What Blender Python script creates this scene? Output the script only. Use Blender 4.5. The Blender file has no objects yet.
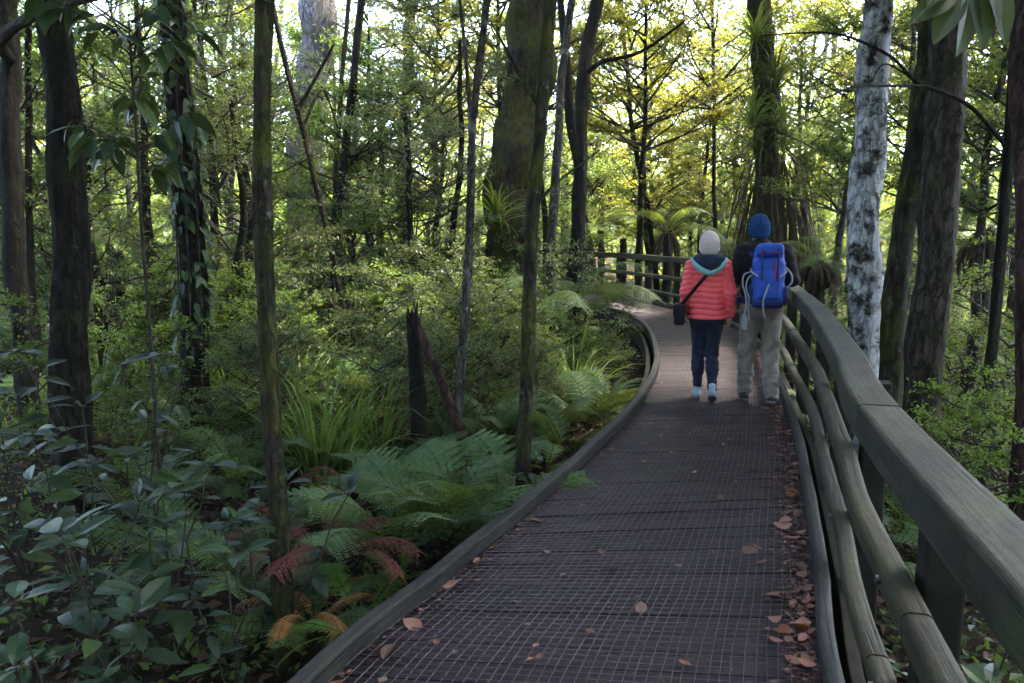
import bpy, math, random
import numpy as np
from mathutils import Vector, Matrix

# ------------------------------------------------------------------ camera, world, sun, exposure
S = bpy.context.scene
COL = S.collection
W, H, FPX = 1024, 683, 781.0
PITCH = math.atan(112.5 / FPX)
CAMH = 1.6
cam = bpy.data.cameras.new("camera")
camo = bpy.data.objects.new("camera", cam)
COL.objects.link(camo)
camo.location = (0, 0, CAMH)
camo.rotation_euler = (math.pi / 2 - PITCH, 0, 0)
cam.sensor_width = 36.0
cam.lens = FPX / W * 36.0
cam.clip_start = 0.05
cam.clip_end = 2000
cam.dof.use_dof = True
cam.dof.focus_distance = 6.5
cam.dof.aperture_fstop = 7.0
S.camera = camo

SUN_EL, SUN_AZ = math.radians(62), math.radians(60)     # azimuth from +Y (ahead) towards +X (right)
world = bpy.data.worlds.new("World")
S.world = world
world.use_nodes = True
wn = world.node_tree
wn.nodes.clear()
sky = wn.nodes.new("ShaderNodeTexSky")
sky.sky_type = 'NISHITA'
sky.sun_disc = False
sky.sun_elevation = SUN_EL
sky.sun_rotation = SUN_AZ
sky.dust_density = 2.5
sky.air_density = 1.0
bg = wn.nodes.new("ShaderNodeBackground")
bg.inputs[1].default_value = 0.05
wo = wn.nodes.new("ShaderNodeOutputWorld")
wn.links.new(sky.outputs[0], bg.inputs[0])
wn.links.new(bg.outputs[0], wo.inputs[0])
sl = bpy.data.lights.new("sun", 'SUN')
sl.energy = 1.5
sl.angle = math.radians(14)
sl.color = (1.0, 0.91, 0.74)
so = bpy.data.objects.new("sun", sl)
COL.objects.link(so)
sd = Vector((math.sin(SUN_AZ) * math.cos(SUN_EL), math.cos(SUN_AZ) * math.cos(SUN_EL), math.sin(SUN_EL)))
so.rotation_euler = (-sd).to_track_quat('-Z', 'Y').to_euler()
so.location = sd * 60
S.view_settings.view_transform = 'Standard'
S.view_settings.look = 'None'
S.view_settings.exposure = 5.45
S.view_settings.gamma = 1.0
S.view_settings.use_curve_mapping = False
S.cycles.max_bounces = 7
S.cycles.diffuse_bounces = 4
S.cycles.glossy_bounces = 2
S.cycles.transmission_bounces = 4
S.cycles.transparent_max_bounces = 4
S.cycles.caustics_reflective = False
S.cycles.caustics_refractive = False
S.cycles.sample_clamp_indirect = 6.0
S.cycles.use_denoising = True

PI = math.pi
CP, SP = math.cos(PITCH), math.sin(PITCH)


def pix(px, py, depth):
    """world point seen at a pixel of the photograph, at a distance along the view axis"""
    xc, yc = (px - 512) / FPX, (341.5 - py) / FPX
    return np.array([xc * depth, (CP + yc * SP) * depth, CAMH + (-SP + yc * CP) * depth])


# ------------------------------------------------------------------ mesh helpers
class Geo:
    def __init__(self):
        self.v, self.f, self.m, self.s, self.n = [], [], [], [], 0

    def add(self, V, F, mat=0, smooth=False):
        V = np.asarray(V, dtype=np.float32).reshape(-1, 3)
        F = np.asarray(F, dtype=np.int32)
        if len(F) == 0:
            return
        self.v.append(V)
        self.f.append(F + self.n)
        self.m.append(np.full(len(F), mat, np.int32))
        self.s.append(np.full(len(F), smooth, bool))
        self.n += len(V)

    def merge(self, other, M=None, off=None):
        for V_i, F_i, m_i, s_i in other.chunks():
            V2 = V_i if M is None else V_i @ np.asarray(M, dtype=np.float32).T
            if off is not None:
                V2 = V2 + np.asarray(off, dtype=np.float32)
            self.add(V2, F_i, m_i, s_i)

    def chunks(self):
        base = 0
        for V, F, m, s in zip(self.v, self.f, self.m, self.s):
            yield V, F - base, int(m[0]), bool(s[0])
            base += len(V)

    def mesh(self, name, mats):
        me = bpy.data.meshes.new(name)
        V = np.concatenate(self.v)
        me.vertices.add(len(V))
        me.vertices.foreach_set("co", V.ravel())
        loops = np.concatenate([f.ravel() for f in self.f])
        sizes = np.concatenate([np.full(len(f), f.shape[1], np.int32) for f in self.f])
        starts = np.concatenate([[0], np.cumsum(sizes)[:-1]]).astype(np.int32)
        me.loops.add(len(loops))
        me.loops.foreach_set("vertex_index", loops.astype(np.int32))
        me.polygons.add(len(sizes))
        me.polygons.foreach_set("loop_start", starts)
        me.polygons.foreach_set("loop_total", sizes)
        me.polygons.foreach_set("material_index", np.concatenate(self.m))
        me.polygons.foreach_set("use_smooth", np.concatenate(self.s))
        for m in (mats if isinstance(mats, (list, tuple)) else [mats]):
            me.materials.append(m)
        me.update(calc_edges=True)
        me.validate()
        return me

    def obj(self, name, mats, parent=None):
        return link(name, self.mesh(name, mats), parent)


def link(name, data, parent=None, loc=None, rot=None, sc=None):
    o = bpy.data.objects.new(name, data)
    COL.objects.link(o)
    if parent is not None:
        o.parent = parent
    if loc is not None:
        o.location = [float(c) for c in loc]
    if rot is not None:
        o.rotation_euler = rot
    if sc is not None:
        o.scale = (sc, sc, sc) if np.isscalar(sc) else sc
    return o


def tag(o, label, cat, group=None, kind=None):
    o["label"] = label
    o["category"] = cat
    if group:
        o["group"] = group
    if kind:
        o["kind"] = kind
    return o


def structure(o):
    o["kind"] = "structure"
    return o


def stuff(o):
    o["kind"] = "stuff"
    return o


def empty(name, loc, rz=0.0, sc=1.0):
    o = link(name, None, None, loc, (0, 0, rz), sc)
    o.empty_display_size = 0.2
    return o


def nrm(v):
    v = np.asarray(v, dtype=float)
    n = np.linalg.norm(v, axis=-1, keepdims=True)
    return v / np.maximum(n, 1e-9)


def tube(pts, radii, sides=8, wob=0.0, rng=None):
    P = np.asarray(pts, dtype=float)
    n = len(P)
    R = np.full(n, radii, dtype=float) if np.isscalar(radii) else np.asarray(radii, dtype=float)
    T = nrm(np.gradient(P, axis=0))
    ref = np.array([1.0, 0, 0]) if abs(T[0][0]) < 0.8 else np.array([0, 1.0, 0])
    V = []
    a = np.linspace(0, 2 * PI, sides, endpoint=False)
    u = nrm(ref - T[0] * ref.dot(T[0]))
    for i in range(n):
        u = nrm(u - T[i] * u.dot(T[i]))
        w = np.cross(T[i], u)
        r = R[i]
        if wob and rng is not None:
            r = r * (1 + wob * rng.standard_normal(sides))[:, None]
        V.append(P[i] + (np.cos(a)[:, None] * u + np.sin(a)[:, None] * w) * r)
    V = np.concatenate(V)
    F = []
    for i in range(n - 1):
        for j in range(sides):
            k = (j + 1) % sides
            F.append((i * sides + j, i * sides + k, (i + 1) * sides + k, (i + 1) * sides + j))
    V = np.concatenate([V, P[:1], P[-1:]])
    c0, c1 = n * sides, n * sides + 1
    F3 = []
    for j in range(sides):
        k = (j + 1) % sides
        F.append((c0, k, j, j)) if False else F3.append((c0, k, j))
        F3.append((c1, (n - 1) * sides + j, (n - 1) * sides + k))
    return V, np.array(F), np.array(F3)


def add_tube(g, pts, radii, sides=8, mat=0, wob=0.0, rng=None, smooth=True):
    V, F, F3 = tube(pts, radii, sides, wob, rng)
    # quads and caps as triangles share the vertices: triangles are written as a second chunk
    g.add(V, F, mat, smooth)
    P = np.asarray(pts, dtype=float)
    n0 = len(P)
    cap0 = np.concatenate([V[:sides], P[:1]])
    cap1 = np.concatenate([V[(n0 - 1) * sides:n0 * sides], P[-1:]])
    t0 = np.array([(sides, (j + 1) % sides, j) for j in range(sides)])
    t1 = np.array([(sides, j, (j + 1) % sides) for j in range(sides)])
    g.add(cap0, t0, mat, False)
    g.add(cap1, t1, mat, False)


def twigs(g, A, B, r, mat=0):
    """thin three-sided twigs from points A to points B"""
    A, B = np.asarray(A, float), np.asarray(B, float)
    n = len(A)
    d = nrm(B - A)
    ref = np.where(np.abs(d[:, 2:3]) < 0.9, np.array([[0, 0, 1.0]]), np.array([[1.0, 0, 0]]))
    u = nrm(np.cross(d, ref))
    w = np.cross(d, u)
    rr = np.broadcast_to(np.asarray(r, float).reshape(-1, 1), (n, 1))
    V = np.zeros((n, 6, 3))
    for j in range(3):
        a = 2 * PI * j / 3
        o = (math.cos(a) * u + math.sin(a) * w) * rr
        V[:, j] = A + o
        V[:, 3 + j] = B + o * 0.5
    F = np.array([(0, 1, 4, 3), (1, 2, 5, 4), (2, 0, 3, 5)])
    FF = (F[None] + (np.arange(n) * 6)[:, None, None]).reshape(-1, 4)
    g.add(V.reshape(-1, 3), FF, mat, True)


def frames(d, up):
    """rotation matrices whose y axis is d and whose z axis is as near as possible to up"""
    d = nrm(d)
    x = nrm(np.cross(d, up))
    z = np.cross(x, d)
    return np.stack([x, d, z], axis=2)


def scatter(g, T, pos, M, scale, mat=0, smooth=False):
    V, F = T
    n = len(pos)
    if n == 0:
        return
    sc = np.asarray(scale, float)
    if sc.ndim == 1:
        sc = sc[:, None, None]
    VV = np.einsum('nij,kj->nki', M, V) * sc + np.asarray(pos)[:, None, :]
    FF = (F[None] + (np.arange(n) * len(V))[:, None, None]).reshape(-1, F.shape[1])
    g.add(VV.reshape(-1, 3), FF, mat, smooth)


def rhomb(w=0.3, fold=0.06):
    V = np.array([(0, 0, 0), (-w, .42, fold), (0, 1, -.06), (w, .42, fold)])
    return V, np.array([(0, 3, 2, 1)])


def ovate(w=0.22, fold=0.05, curl=0.15, n=4):
    """leaf along +y: pairs of quads either side of the midrib"""
    V, F = [], []
    for i in range(n + 1):
        t = i / n
        ww = w * (math.sin(PI * t ** 0.8) ** 0.8 if 0 < t < 1 else 0.02)
        z = -curl * t * t
        V += [(-ww, t, z + fold * ww / w), (0, t, z), (ww, t, z + fold * ww / w)]
    for i in range(n):
        a = i * 3
        F += [(a, a + 1, a + 4, a + 3), (a + 1, a + 2, a + 5, a + 4)]
    return np.array(V), np.array(F)


LEAF_FAR = rhomb(0.28)
LEAF_THIN = rhomb(0.16)
LEAF_ROUND = rhomb(0.38)
LEAF_NEAR = ovate(0.26, 0.05, 0.18)
LEAF_NEAR2 = ovate(0.21, 0.04, 0.3)


def rand_dirs(rng, n, zmin=-1.0, zmax=1.0):
    z = rng.uniform(zmin, zmax, n)
    a = rng.uniform(0, 2 * PI, n)
    r = np.sqrt(1 - z * z)
    return np.stack([r * np.cos(a), r * np.sin(a), z], 1)


# ------------------------------------------------------------------ materials
def new_mat(name):
    m = bpy.data.materials.new(name)
    m.use_nodes = True
    nt = m.node_tree
    nt.nodes.clear()
    return m, nt, nt.nodes.new("ShaderNodeOutputMaterial")


def N(nt, typ, **kw):
    n = nt.nodes.new(typ)
    for k, v in kw.items():
        setattr(n, k, v)
    return n


def ramp(nt, fac, stops):
    r = nt.nodes.new("ShaderNodeValToRGB")
    el = r.color_ramp.elements
    while len(el) < len(stops):
        el.new(0.5)
    for e, (p, c) in zip(el, stops):
        e.position = p
        e.color = (*c, 1) if len(c) == 3 else c
    nt.links.new(fac, r.inputs[0])
    return r.outputs[0]


def noise(nt, scale, detail=4, rough=0.6, coord=None, stretch=None):
    n = nt.nodes.new("ShaderNodeTexNoise")
    n.inputs["Scale"].default_value = scale
    n.inputs["Detail"].default_value = detail
    n.inputs["Roughness"].default_value = rough
    tc = nt.nodes.new("ShaderNodeTexCoord")
    src = tc.outputs["Object"]
    if stretch:
        mp = nt.nodes.new("ShaderNodeMapping")
        mp.inputs["Scale"].default_value = stretch
        nt.links.new(src, mp.inputs[0])
        src = mp.outputs[0]
    nt.links.new(src, n.inputs["Vector"])
    return n


def mix(nt, fac, a, b):
    m = nt.nodes.new("ShaderNodeMixRGB")
    for sock, v in ((m.inputs[0], fac), (m.inputs[1], a), (m.inputs[2], b)):
        if isinstance(v, (int, float)):
            sock.default_value = v
        elif isinstance(v, tuple):
            sock.default_value = (*v, 1)
        else:
            nt.links.new(v, sock)
    return m.outputs[0]


def bump(nt, height, strength=0.5, dist=0.02):
    b = nt.nodes.new("ShaderNodeBump")
    b.inputs["Strength"].default_value = strength
    b.inputs["Distance"].default_value = dist
    nt.links.new(height, b.inputs["Height"])
    return b.outputs[0]


def principled(nt, out, col, rough=0.7, spec=0.3, nor=None):
    p = nt.nodes.new("ShaderNodeBsdfPrincipled")
    if isinstance(col, tuple):
        p.inputs["Base Color"].default_value = (*col, 1)
    else:
        nt.links.new(col, p.inputs["Base Color"])
    if isinstance(rough, (int, float)):
        p.inputs["Roughness"].default_value = rough
    else:
        nt.links.new(rough, p.inputs["Roughness"])
    p.inputs["Specular IOR Level"].default_value = spec
    if nor is not None:
        nt.links.new(nor, p.inputs["Normal"])
    if out is not None:
        nt.links.new(p.outputs[0], out.inputs[0])
    return p


def leaf_mat(name, stops, trans=0.35, rough=0.5, spec=0.35, objvar=0.35):
    m, nt, out = new_mat(name)
    geo = nt.nodes.new("ShaderNodeNewGeometry")
    n = len(stops)
    c = ramp(nt, geo.outputs["Random Per Island"], [(i / max(1, n - 1), s) for i, s in enumerate(stops)])
    oi = nt.nodes.new("ShaderNodeObjectInfo")
    mr = nt.nodes.new("ShaderNodeMapRange")
    mr.inputs[3].default_value = 1 - objvar
    mr.inputs[4].default_value = 1 + objvar
    nt.links.new(oi.outputs["Random"], mr.inputs[0])
    hsv = nt.nodes.new("ShaderNodeHueSaturation")
    nt.links.new(mr.outputs[0], hsv.inputs["Value"])
    nt.links.new(c, hsv.inputs["Color"])
    p = principled(nt, None, hsv.outputs[0], rough, spec)
    t = nt.nodes.new("ShaderNodeBsdfTranslucent")
    tcol = mix(nt, 0.5, hsv.outputs[0], (0.30, 0.34, 0.03)) if stops[0][1] > stops[0][0] else hsv.outputs[0]
    nt.links.new(tcol, t.inputs[0])
    mx = nt.nodes.new("ShaderNodeMixShader")
    mx.inputs[0].default_value = trans
    nt.links.new(p.outputs[0], mx.inputs[1])
    nt.links.new(t.outputs[0], mx.inputs[2])
    nt.links.new(mx.outputs[0], out.inputs[0])
    return m


def bark_mat(name, dark, light, moss=None, moss_amt=0.5, lichen=None, lichen_amt=0.5, lichen_scale=5.0):
    m, nt, out = new_mat(name)
    n1 = noise(nt, 9, 8, 0.7, stretch=(2.2, 2.2, 0.45))
    n2 = noise(nt, 34, 5, 0.7, stretch=(1, 1, 0.3))
    c = ramp(nt, n1.outputs[0], [(0.38, dark), (0.64, light)])
    vo = nt.nodes.new("ShaderNodeTexVoronoi")
    vo.feature = 'DISTANCE_TO_EDGE'
    vo.inputs["Scale"].default_value = 16
    tcv = nt.nodes.new("ShaderNodeTexCoord")
    mpv = nt.nodes.new("ShaderNodeMapping")
    mpv.inputs["Scale"].default_value = (1.3, 1.3, .30)
    wv = nt.nodes.new("ShaderNodeMixRGB")
    wv.inputs[0].default_value = .10
    nt.links.new(tcv.outputs["Object"], wv.inputs[1])
    nt.links.new(n2.outputs["Color"], wv.inputs[2])
    nt.links.new(wv.outputs[0], mpv.inputs[0])
    nt.links.new(mpv.outputs[0], vo.inputs["Vector"])
    fis = ramp(nt, vo.outputs["Distance"], [(0.0, (.25, .25, .25)), (0.10, (1, 1, 1))])
    mu = nt.nodes.new("ShaderNodeMixRGB")
    mu.blend_type = 'MULTIPLY'
    mu.inputs[0].default_value = .8
    nt.links.new(c, mu.inputs[1])
    nt.links.new(fis, mu.inputs[2])
    c = mu.outputs[0]
    if moss:
        n3 = noise(nt, 2.2, 6, 0.65)
        f = ramp(nt, n3.outputs[0], [(1 - moss_amt - 0.12, (0, 0, 0)), (1 - moss_amt + 0.12, (1, 1, 1))])
        n5 = noise(nt, 40, 4, 0.7)
        mc = ramp(nt, n5.outputs[0], [(0.3, tuple(v * 0.45 for v in moss)), (0.75, moss)])
        c = mix(nt, f, c, mc)
    if lichen:
        n4 = noise(nt, lichen_scale, 9, 0.72)
        f = ramp(nt, n4.outputs[0], [(1 - lichen_amt - 0.06, (0, 0, 0)), (1 - lichen_amt + 0.06, (1, 1, 1))])
        n6 = noise(nt, 60, 4, 0.7)
        lc = ramp(nt, n6.outputs[0], [(0.3, tuple(v * 0.6 for v in lichen)), (0.7, lichen)])
        c = mix(nt, f, c, lc)
    ad = nt.nodes.new("ShaderNodeMath")
    nt.links.new(n1.outputs[0], ad.inputs[0])
    nt.links.new(n2.outputs[0], ad.inputs[1])
    ad2 = nt.nodes.new("ShaderNodeMath")
    nt.links.new(ad.outputs[0], ad2.inputs[0])
    nt.links.new(fis, ad2.inputs[1])
    principled(nt, out, c, 0.85, 0.2, bump(nt, ad2.outputs[0], 1.0, 0.03))
    return m


def simple_mat(name, c1, c2, scale=12, rough=0.7, spec=0.3, b=0.3, stretch=None, island=0.0, bdist=0.01):
    m, nt, out = new_mat(name)
    n1 = noise(nt, scale, 6, 0.65, stretch=stretch)
    c = ramp(nt, n1.outputs[0], [(0.32, c1), (0.7, c2)])
    if island:
        geo = nt.nodes.new("ShaderNodeNewGeometry")
        mr = nt.nodes.new("ShaderNodeMapRange")
        mr.inputs[3].default_value = 1 - island
        mr.inputs[4].default_value = 1 + island
        nt.links.new(geo.outputs["Random Per Island"], mr.inputs[0])
        hsv = nt.nodes.new("ShaderNodeHueSaturation")
        nt.links.new(mr.outputs[0], hsv.inputs["Value"])
        nt.links.new(c, hsv.inputs["Color"])
        c = hsv.outputs[0]
    principled(nt, out, c, rough, spec, bump(nt, n1.outputs[0], b, bdist) if b else None)
    return m


G_MID = leaf_mat("leaf_mid_green", [(.035, .085, .018), (.065, .14, .032), (.10, .18, .045), (.05, .11, .028)], .48)
G_FRESH = leaf_mat("leaf_fresh_green", [(.05, .12, .02), (.095, .20, .034), (.14, .25, .05)], 0.5)
G_YELLOW = leaf_mat("leaf_olive_yellow", [(.08, .095, .014), (.15, .155, .022), (.24, .21, .03), (.19, .13, .024)], 0.62)  # olive leaves, yellowed so their colour carries the warm far sunlight
G_DARK = leaf_mat("leaf_dark_green", [(.014, .034, .012), (.028, .058, .018), (.04, .075, .024)], 0.25)
G_GREY = leaf_mat("leaf_grey_green", [(.045, .085, .038), (.075, .13, .06), (.11, .17, .085), (.06, .11, .04)], 0.4, 0.42, 0.5)
G_GLOSSY = leaf_mat("leaf_glossy_blue_green", [(.006, .022, .011), (.011, .034, .017), (.020, .052, .024), (.045, .085, .022)], 0.15, 0.42, 0.32)
G_FERN = leaf_mat("fern_green", [(.03, .075, .020), (.055, .115, .032), (.085, .155, .042)], 0.3, 0.5, 0.4, 0.3)
G_FERNB = leaf_mat("fern_bright", [(.06, .15, .022), (.09, .20, .035)], 0.4, 0.5, 0.35, 0.2)
G_TREEFERN = leaf_mat("tree_fern_green", [(.030, .075, .020), (.055, .115, .03), (.08, .14, .035)], 0.45, 0.5, 0.4, 0.25)
G_RED = leaf_mat("fern_dead_red", [(.11, .035, .036), (.17, .055, .052), (.21, .085, .06)], 0.2, 0.7, 0.2, 0.2)
G_ORANGE = leaf_mat("fern_dead_orange", [(.24, .11, .035), (.34, .18, .06), (.20, .09, .04)], 0.25, 0.7, 0.2, 0.2)
G_SEDGE = leaf_mat("sedge_green", [(.06, .14, .025), (.11, .21, .035), (.16, .25, .05), (.20, .18, .07)], 0.35, 0.4, 0.45, 0.2)
G_DEADLEAF = leaf_mat("dead_leaf", [(.10, .040, .032), (.18, .070, .052), (.27, .13, .10), (.12, .055, .048), (.36, .22, .18)], 0.1, 0.55, 0.35, 0.5)
G_LITTER = leaf_mat("litter_leaf", [(.045, .022, .015), (.09, .042, .026), (.13, .065, .04), (.06, .035, .028)], 0.1, 0.6, 0.3, 0.3)
G_ORANGELEAF = leaf_mat("orange_leaf", [(.22, .075, .03), (.24, .10, .045)], 0.15, 0.5, 0.35, 0.1)
G_PINKLEAF = leaf_mat("pale_leaf", [(.24, .15, .13), (.20, .12, .09)], 0.15, 0.5, 0.35, 0.15)
G_SKIRT = leaf_mat("dead_frond_brown", [(.020, .013, .008), (.04, .026, .016), (.065, .045, .028)], 0.1, 0.8, 0.2, 0.1)
TWIG = simple_mat("twig_bark", (.02, .016, .012), (.06, .05, .04), 20, 0.85, 0.2, 0.2)

BARK = {
    "dark": bark_mat("bark_dark", (.005, .0045, .004), (.028, .023, .018), (.038, .048, .010), 0.38, (.16, .165, .15), 0.30, 9.0),
    "moss": bark_mat("bark_mossy", (.010, .008, .006), (.055, .045, .034), (.10, .11, .012), 0.48, (.22, .23, .21), 0.34, 8.0),
    "big": bark_mat("bark_brown_mossy", (.012, .009, .006), (.062, .046, .033), (.12, .125, .012), 0.50, (.17, .17, .15), 0.27, 6.0),
    "grey": bark_mat("bark_grey", (.035, .03, .027), (.15, .135, .12), (.05, .06, .015), 0.34, (.42, .44, .43), 0.38),
    "lichen": bark_mat("bark_white_lichen", (.03, .024, .018), (.10, .085, .068), (.05, .05, .015), 0.36, (.74, .76, .80), 0.52, 7.0),
    "pale": bark_mat("bark_pale", (.22, .19, .20), (.40, .36, .38), None, 0, (.5, .48, .5), 0.4, 3.0),
    "brown": bark_mat("bark_brown", (.02, .015, .012), (.09, .07, .055), (.045, .05, .015), 0.4, (.32, .33, .32), 0.28, 7.0),
    "red": bark_mat("bark_reddish", (.03, .014, .012), (.10, .05, .045), None, 0, (.3, .3, .3), 0.3, 7.0),
}

# ------------------------------------------------------------------ the walk's edges
LPTS = [(-1.9, -3.0), (-1.45, 0.2), (-.73, 2.5), (-.33, 3.39), (.1, 4.35), (.6, 5.55), (1.05, 6.75), (1.53, 8.4), (1.92, 10.6),
        (2.12, 12.8), (1.95, 14.8), (1.1, 17.6), (-.4, 19.8), (-2.8, 21.6)]
RPTS = [(.24, -3.0), (.57, 0.0), (1.10, 2.3), (1.46, 3.4), (1.83, 4.55), (2.18, 5.65), (2.52, 6.9), (2.97, 8.6), (3.4, 10.5),
        (3.62, 12.6), (3.35, 15.2), (2.25, 18.9), (.5, 21.4), (-2.2, 23.2)]


def catmull(P, m=24):
    P = np.asarray(P, float)
    Q = np.concatenate([[2 * P[0] - P[1]], P, [2 * P[-1] - P[-2]]])
    out = []
    for i in range(len(P) - 1):
        p0, p1, p2, p3 = Q[i:i + 4]
        for k in range(m):
            t = k / m
            out.append(0.5 * ((2 * p1) + (p2 - p0) * t + (2 * p0 - 5 * p1 + 4 * p2 - p3) * t * t + (3 * p1 - p0 - 3 * p2 + p3) * t ** 3))
    out.append(P[-1])
    return np.array(out)


LE, RE = catmull(LPTS), catmull(RPTS)
CE = (LE + RE) / 2
HWID = np.linalg.norm(RE - LE, axis=1) / 2
SLEN = np.concatenate([[0], np.cumsum(np.linalg.norm(np.diff(CE, axis=0), axis=1))])


def edge_at(s):
    """left and right edge points at arc length s (array ok)"""
    L = np.stack([np.interp(s, SLEN, LE[:, i]) for i in (0, 1)], -1)
    R = np.stack([np.interp(s, SLEN, RE[:, i]) for i in (0, 1)], -1)
    return L, R


def deck_dist(x, y):
    """distance outside the walk's edge (negative on it)"""
    d = np.hypot(CE[:, 0] - x, CE[:, 1] - y)
    i = int(np.argmin(d))
    return float(d[i] - HWID[i])


def side_offset(E, off):
    """edge polyline shifted outwards; + is to the right of the direction of travel"""
    t = nrm(np.gradient(E, axis=0))
    n = np.stack([t[:, 1], -t[:, 0]], 1)
    return E + n * off


# ------------------------------------------------------------------ terrain
def hn(x, y, f, s):
    return np.sin(x * f + s) * np.cos(y * f * 1.13 - s * 1.7) + 0.5 * np.sin(x * f * 2.3 - y * f * 1.9 + s * 2)


def gz(x, y):
    x, y = np.asarray(x, float), np.asarray(y, float)
    r = np.hypot(x, y)
    z = -0.5 + 0.07 * hn(x, y, 0.55, 0.3) + 0.03 * hn(x, y, 1.9, 1.1)
    z = z + np.clip((r - 16) * 0.02, 0, 1.4) + np.clip((r - 60) * 0.08, 0, 26)
    return z


n_ = 221
u_ = np.linspace(-1, 1, n_)
ax_ = 34 * u_ + 560 * np.sign(u_) * np.abs(u_) ** 7
gx_, gy_ = np.meshgrid(ax_, ax_ + 8, indexing='ij')
gV = np.stack([gx_, gy_, gz(gx_, gy_)], -1).reshape(-1, 3)
ii = np.arange(n_ * n_).reshape(n_, n_)
gF = np.stack([ii[:-1, :-1], ii[1:, :-1], ii[1:, 1:], ii[:-1, 1:]], -1).reshape(-1, 4)
M_GROUND = simple_mat("forest_soil", (.010, .007, .005), (.040, .027, .017), 5, 0.95, 0.1, 0.8, bdist=0.06)
g = Geo()
g.add(gV, gF, 0, True)
structure(g.obj("ground", M_GROUND))

# ------------------------------------------------------------------ the damp air between the trees
HZ = new_mat("forest_air")
pv = HZ[1].nodes.new("ShaderNodeVolumePrincipled")
pv.inputs["Color"].default_value = (.85, .92, .88, 1)
pv.inputs["Density"].default_value = 0.0008
pv.inputs["Anisotropy"].default_value = 0.3
HZ[1].links.new(pv.outputs[0], HZ[2].inputs["Volume"])
g = Geo()
z0, z1 = -2.2, 42.0
V = [(x, y, z) for z in (z0, z1) for (x, y) in ((-75, -60), (75, -60), (75, 90), (-75, 90))]
g.add(V, [(0, 3, 2, 1), (4, 5, 6, 7), (0, 1, 5, 4), (1, 2, 6, 5), (2, 3, 7, 6), (3, 0, 4, 7)], 0, False)
stuff(tag(g.obj("haze", HZ[0]), "thin damp air paling the far trees", "haze"))

# ------------------------------------------------------------------ boardwalk
def rail_mat(name, dark, light):
    m, nt, out = new_mat(name)
    at = nt.nodes.new("ShaderNodeAttribute")
    at.attribute_name = "grain"

    def gn(scale, stretch, detail=6, rough=.7):
        mp = nt.nodes.new("ShaderNodeMapping")
        mp.inputs["Scale"].default_value = stretch
        nt.links.new(at.outputs["Vector"], mp.inputs[0])
        n = nt.nodes.new("ShaderNodeTexNoise")
        n.inputs["Scale"].default_value = scale
        n.inputs["Detail"].default_value = detail
        n.inputs["Roughness"].default_value = rough
        nt.links.new(mp.outputs[0], n.inputs["Vector"])
        return n
    fib = gn(70, (.045, 1, 1), 5, .75)
    crack = gn(38, (.022, 1, 1), 3, .6)
    big = gn(2.2, (1, 3, 3), 9, .74)
    spot = gn(26, (1, 1, 1), 6, .75)
    c = ramp(nt, fib.outputs[0], [(0.30, dark), (0.72, light)])
    ck = ramp(nt, crack.outputs[0], [(0.30, (.22, .22, .22)), (0.40, (1, 1, 1))])
    st = ramp(nt, big.outputs[0], [(0.38, (.22, .22, .21)), (0.52, (.9, .9, .9)), (0.70, (1.35, 1.35, 1.38))])
    sp_ = ramp(nt, spot.outputs[0], [(0.34, (.5, .5, .5)), (0.55, (1, 1, 1)), (0.72, (1.6, 1.6, 1.6))])
    for k in (ck, st, sp_):
        mu = nt.nodes.new("ShaderNodeMixRGB")
        mu.blend_type = 'MULTIPLY'
        mu.inputs[0].default_value = .9
        nt.links.new(c, mu.inputs[1])
        nt.links.new(k, mu.inputs[2])
        c = mu.outputs[0]
    mo = gn(5.0, (1, 1, 1), 8, .72)
    f = ramp(nt, mo.outputs[0], [(0.53, (0, 0, 0)), (0.66, (.7, .7, .7))])
    c = mix(nt, f, c, (.032, .042, .012))
    ad = nt.nodes.new("ShaderNodeMath")
    nt.links.new(fib.outputs[0], ad.inputs[0])
    nt.links.new(ck, ad.inputs[1])
    principled(nt, out, c, 0.66, 0.35, bump(nt, ad.outputs[0], 0.8, 0.006))
    return m


def plank_mat():
    m, nt, out = new_mat("deck_wood")
    geo = nt.nodes.new("ShaderNodeNewGeometry")
    gr = noise(nt, 6, 8, 0.75, stretch=(1, 6, 6))
    big = noise(nt, 1.3, 7, 0.7)
    fine = noise(nt, 120, 3, 0.6)
    c = ramp(nt, gr.outputs[0], [(0.32, (.008, .0048, .0072)), (0.70, (.045, .0275, .042))])  # purple cast of reflected sky put into the wood colour
    mr = nt.nodes.new("ShaderNodeMapRange")
    mr.inputs[3].default_value = .62
    mr.inputs[4].default_value = 1.35
    nt.links.new(geo.outputs["Random Per Island"], mr.inputs[0])
    hsv = nt.nodes.new("ShaderNodeHueSaturation")
    nt.links.new(mr.outputs[0], hsv.inputs["Value"])
    nt.links.new(c, hsv.inputs["Color"])
    wet = ramp(nt, big.outputs[0], [(0.38, (.5, .5, .52)), (0.62, (1.15, 1.1, 1.1))])
    mu = nt.nodes.new("ShaderNodeMixRGB")
    mu.blend_type = 'MULTIPLY'
    mu.inputs[0].default_value = 1.0
    nt.links.new(hsv.outputs[0], mu.inputs[1])
    nt.links.new(wet, mu.inputs[2])
    ro = nt.nodes.new("ShaderNodeMapRange")
    ro.inputs[1].default_value = .35
    ro.inputs[2].default_value = .65
    ro.inputs[3].default_value = .38
    ro.inputs[4].default_value = .72
    nt.links.new(big.outputs[0], ro.inputs[0])
    ad = nt.nodes.new("ShaderNodeMath")
    nt.links.new(gr.outputs[0], ad.inputs[0])
    nt.links.new(fine.outputs[0], ad.inputs[1])
    principled(nt, out, mu.outputs[0], ro.outputs[0], 0.32, bump(nt, ad.outputs[0], 0.7, 0.006))
    return m


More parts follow.
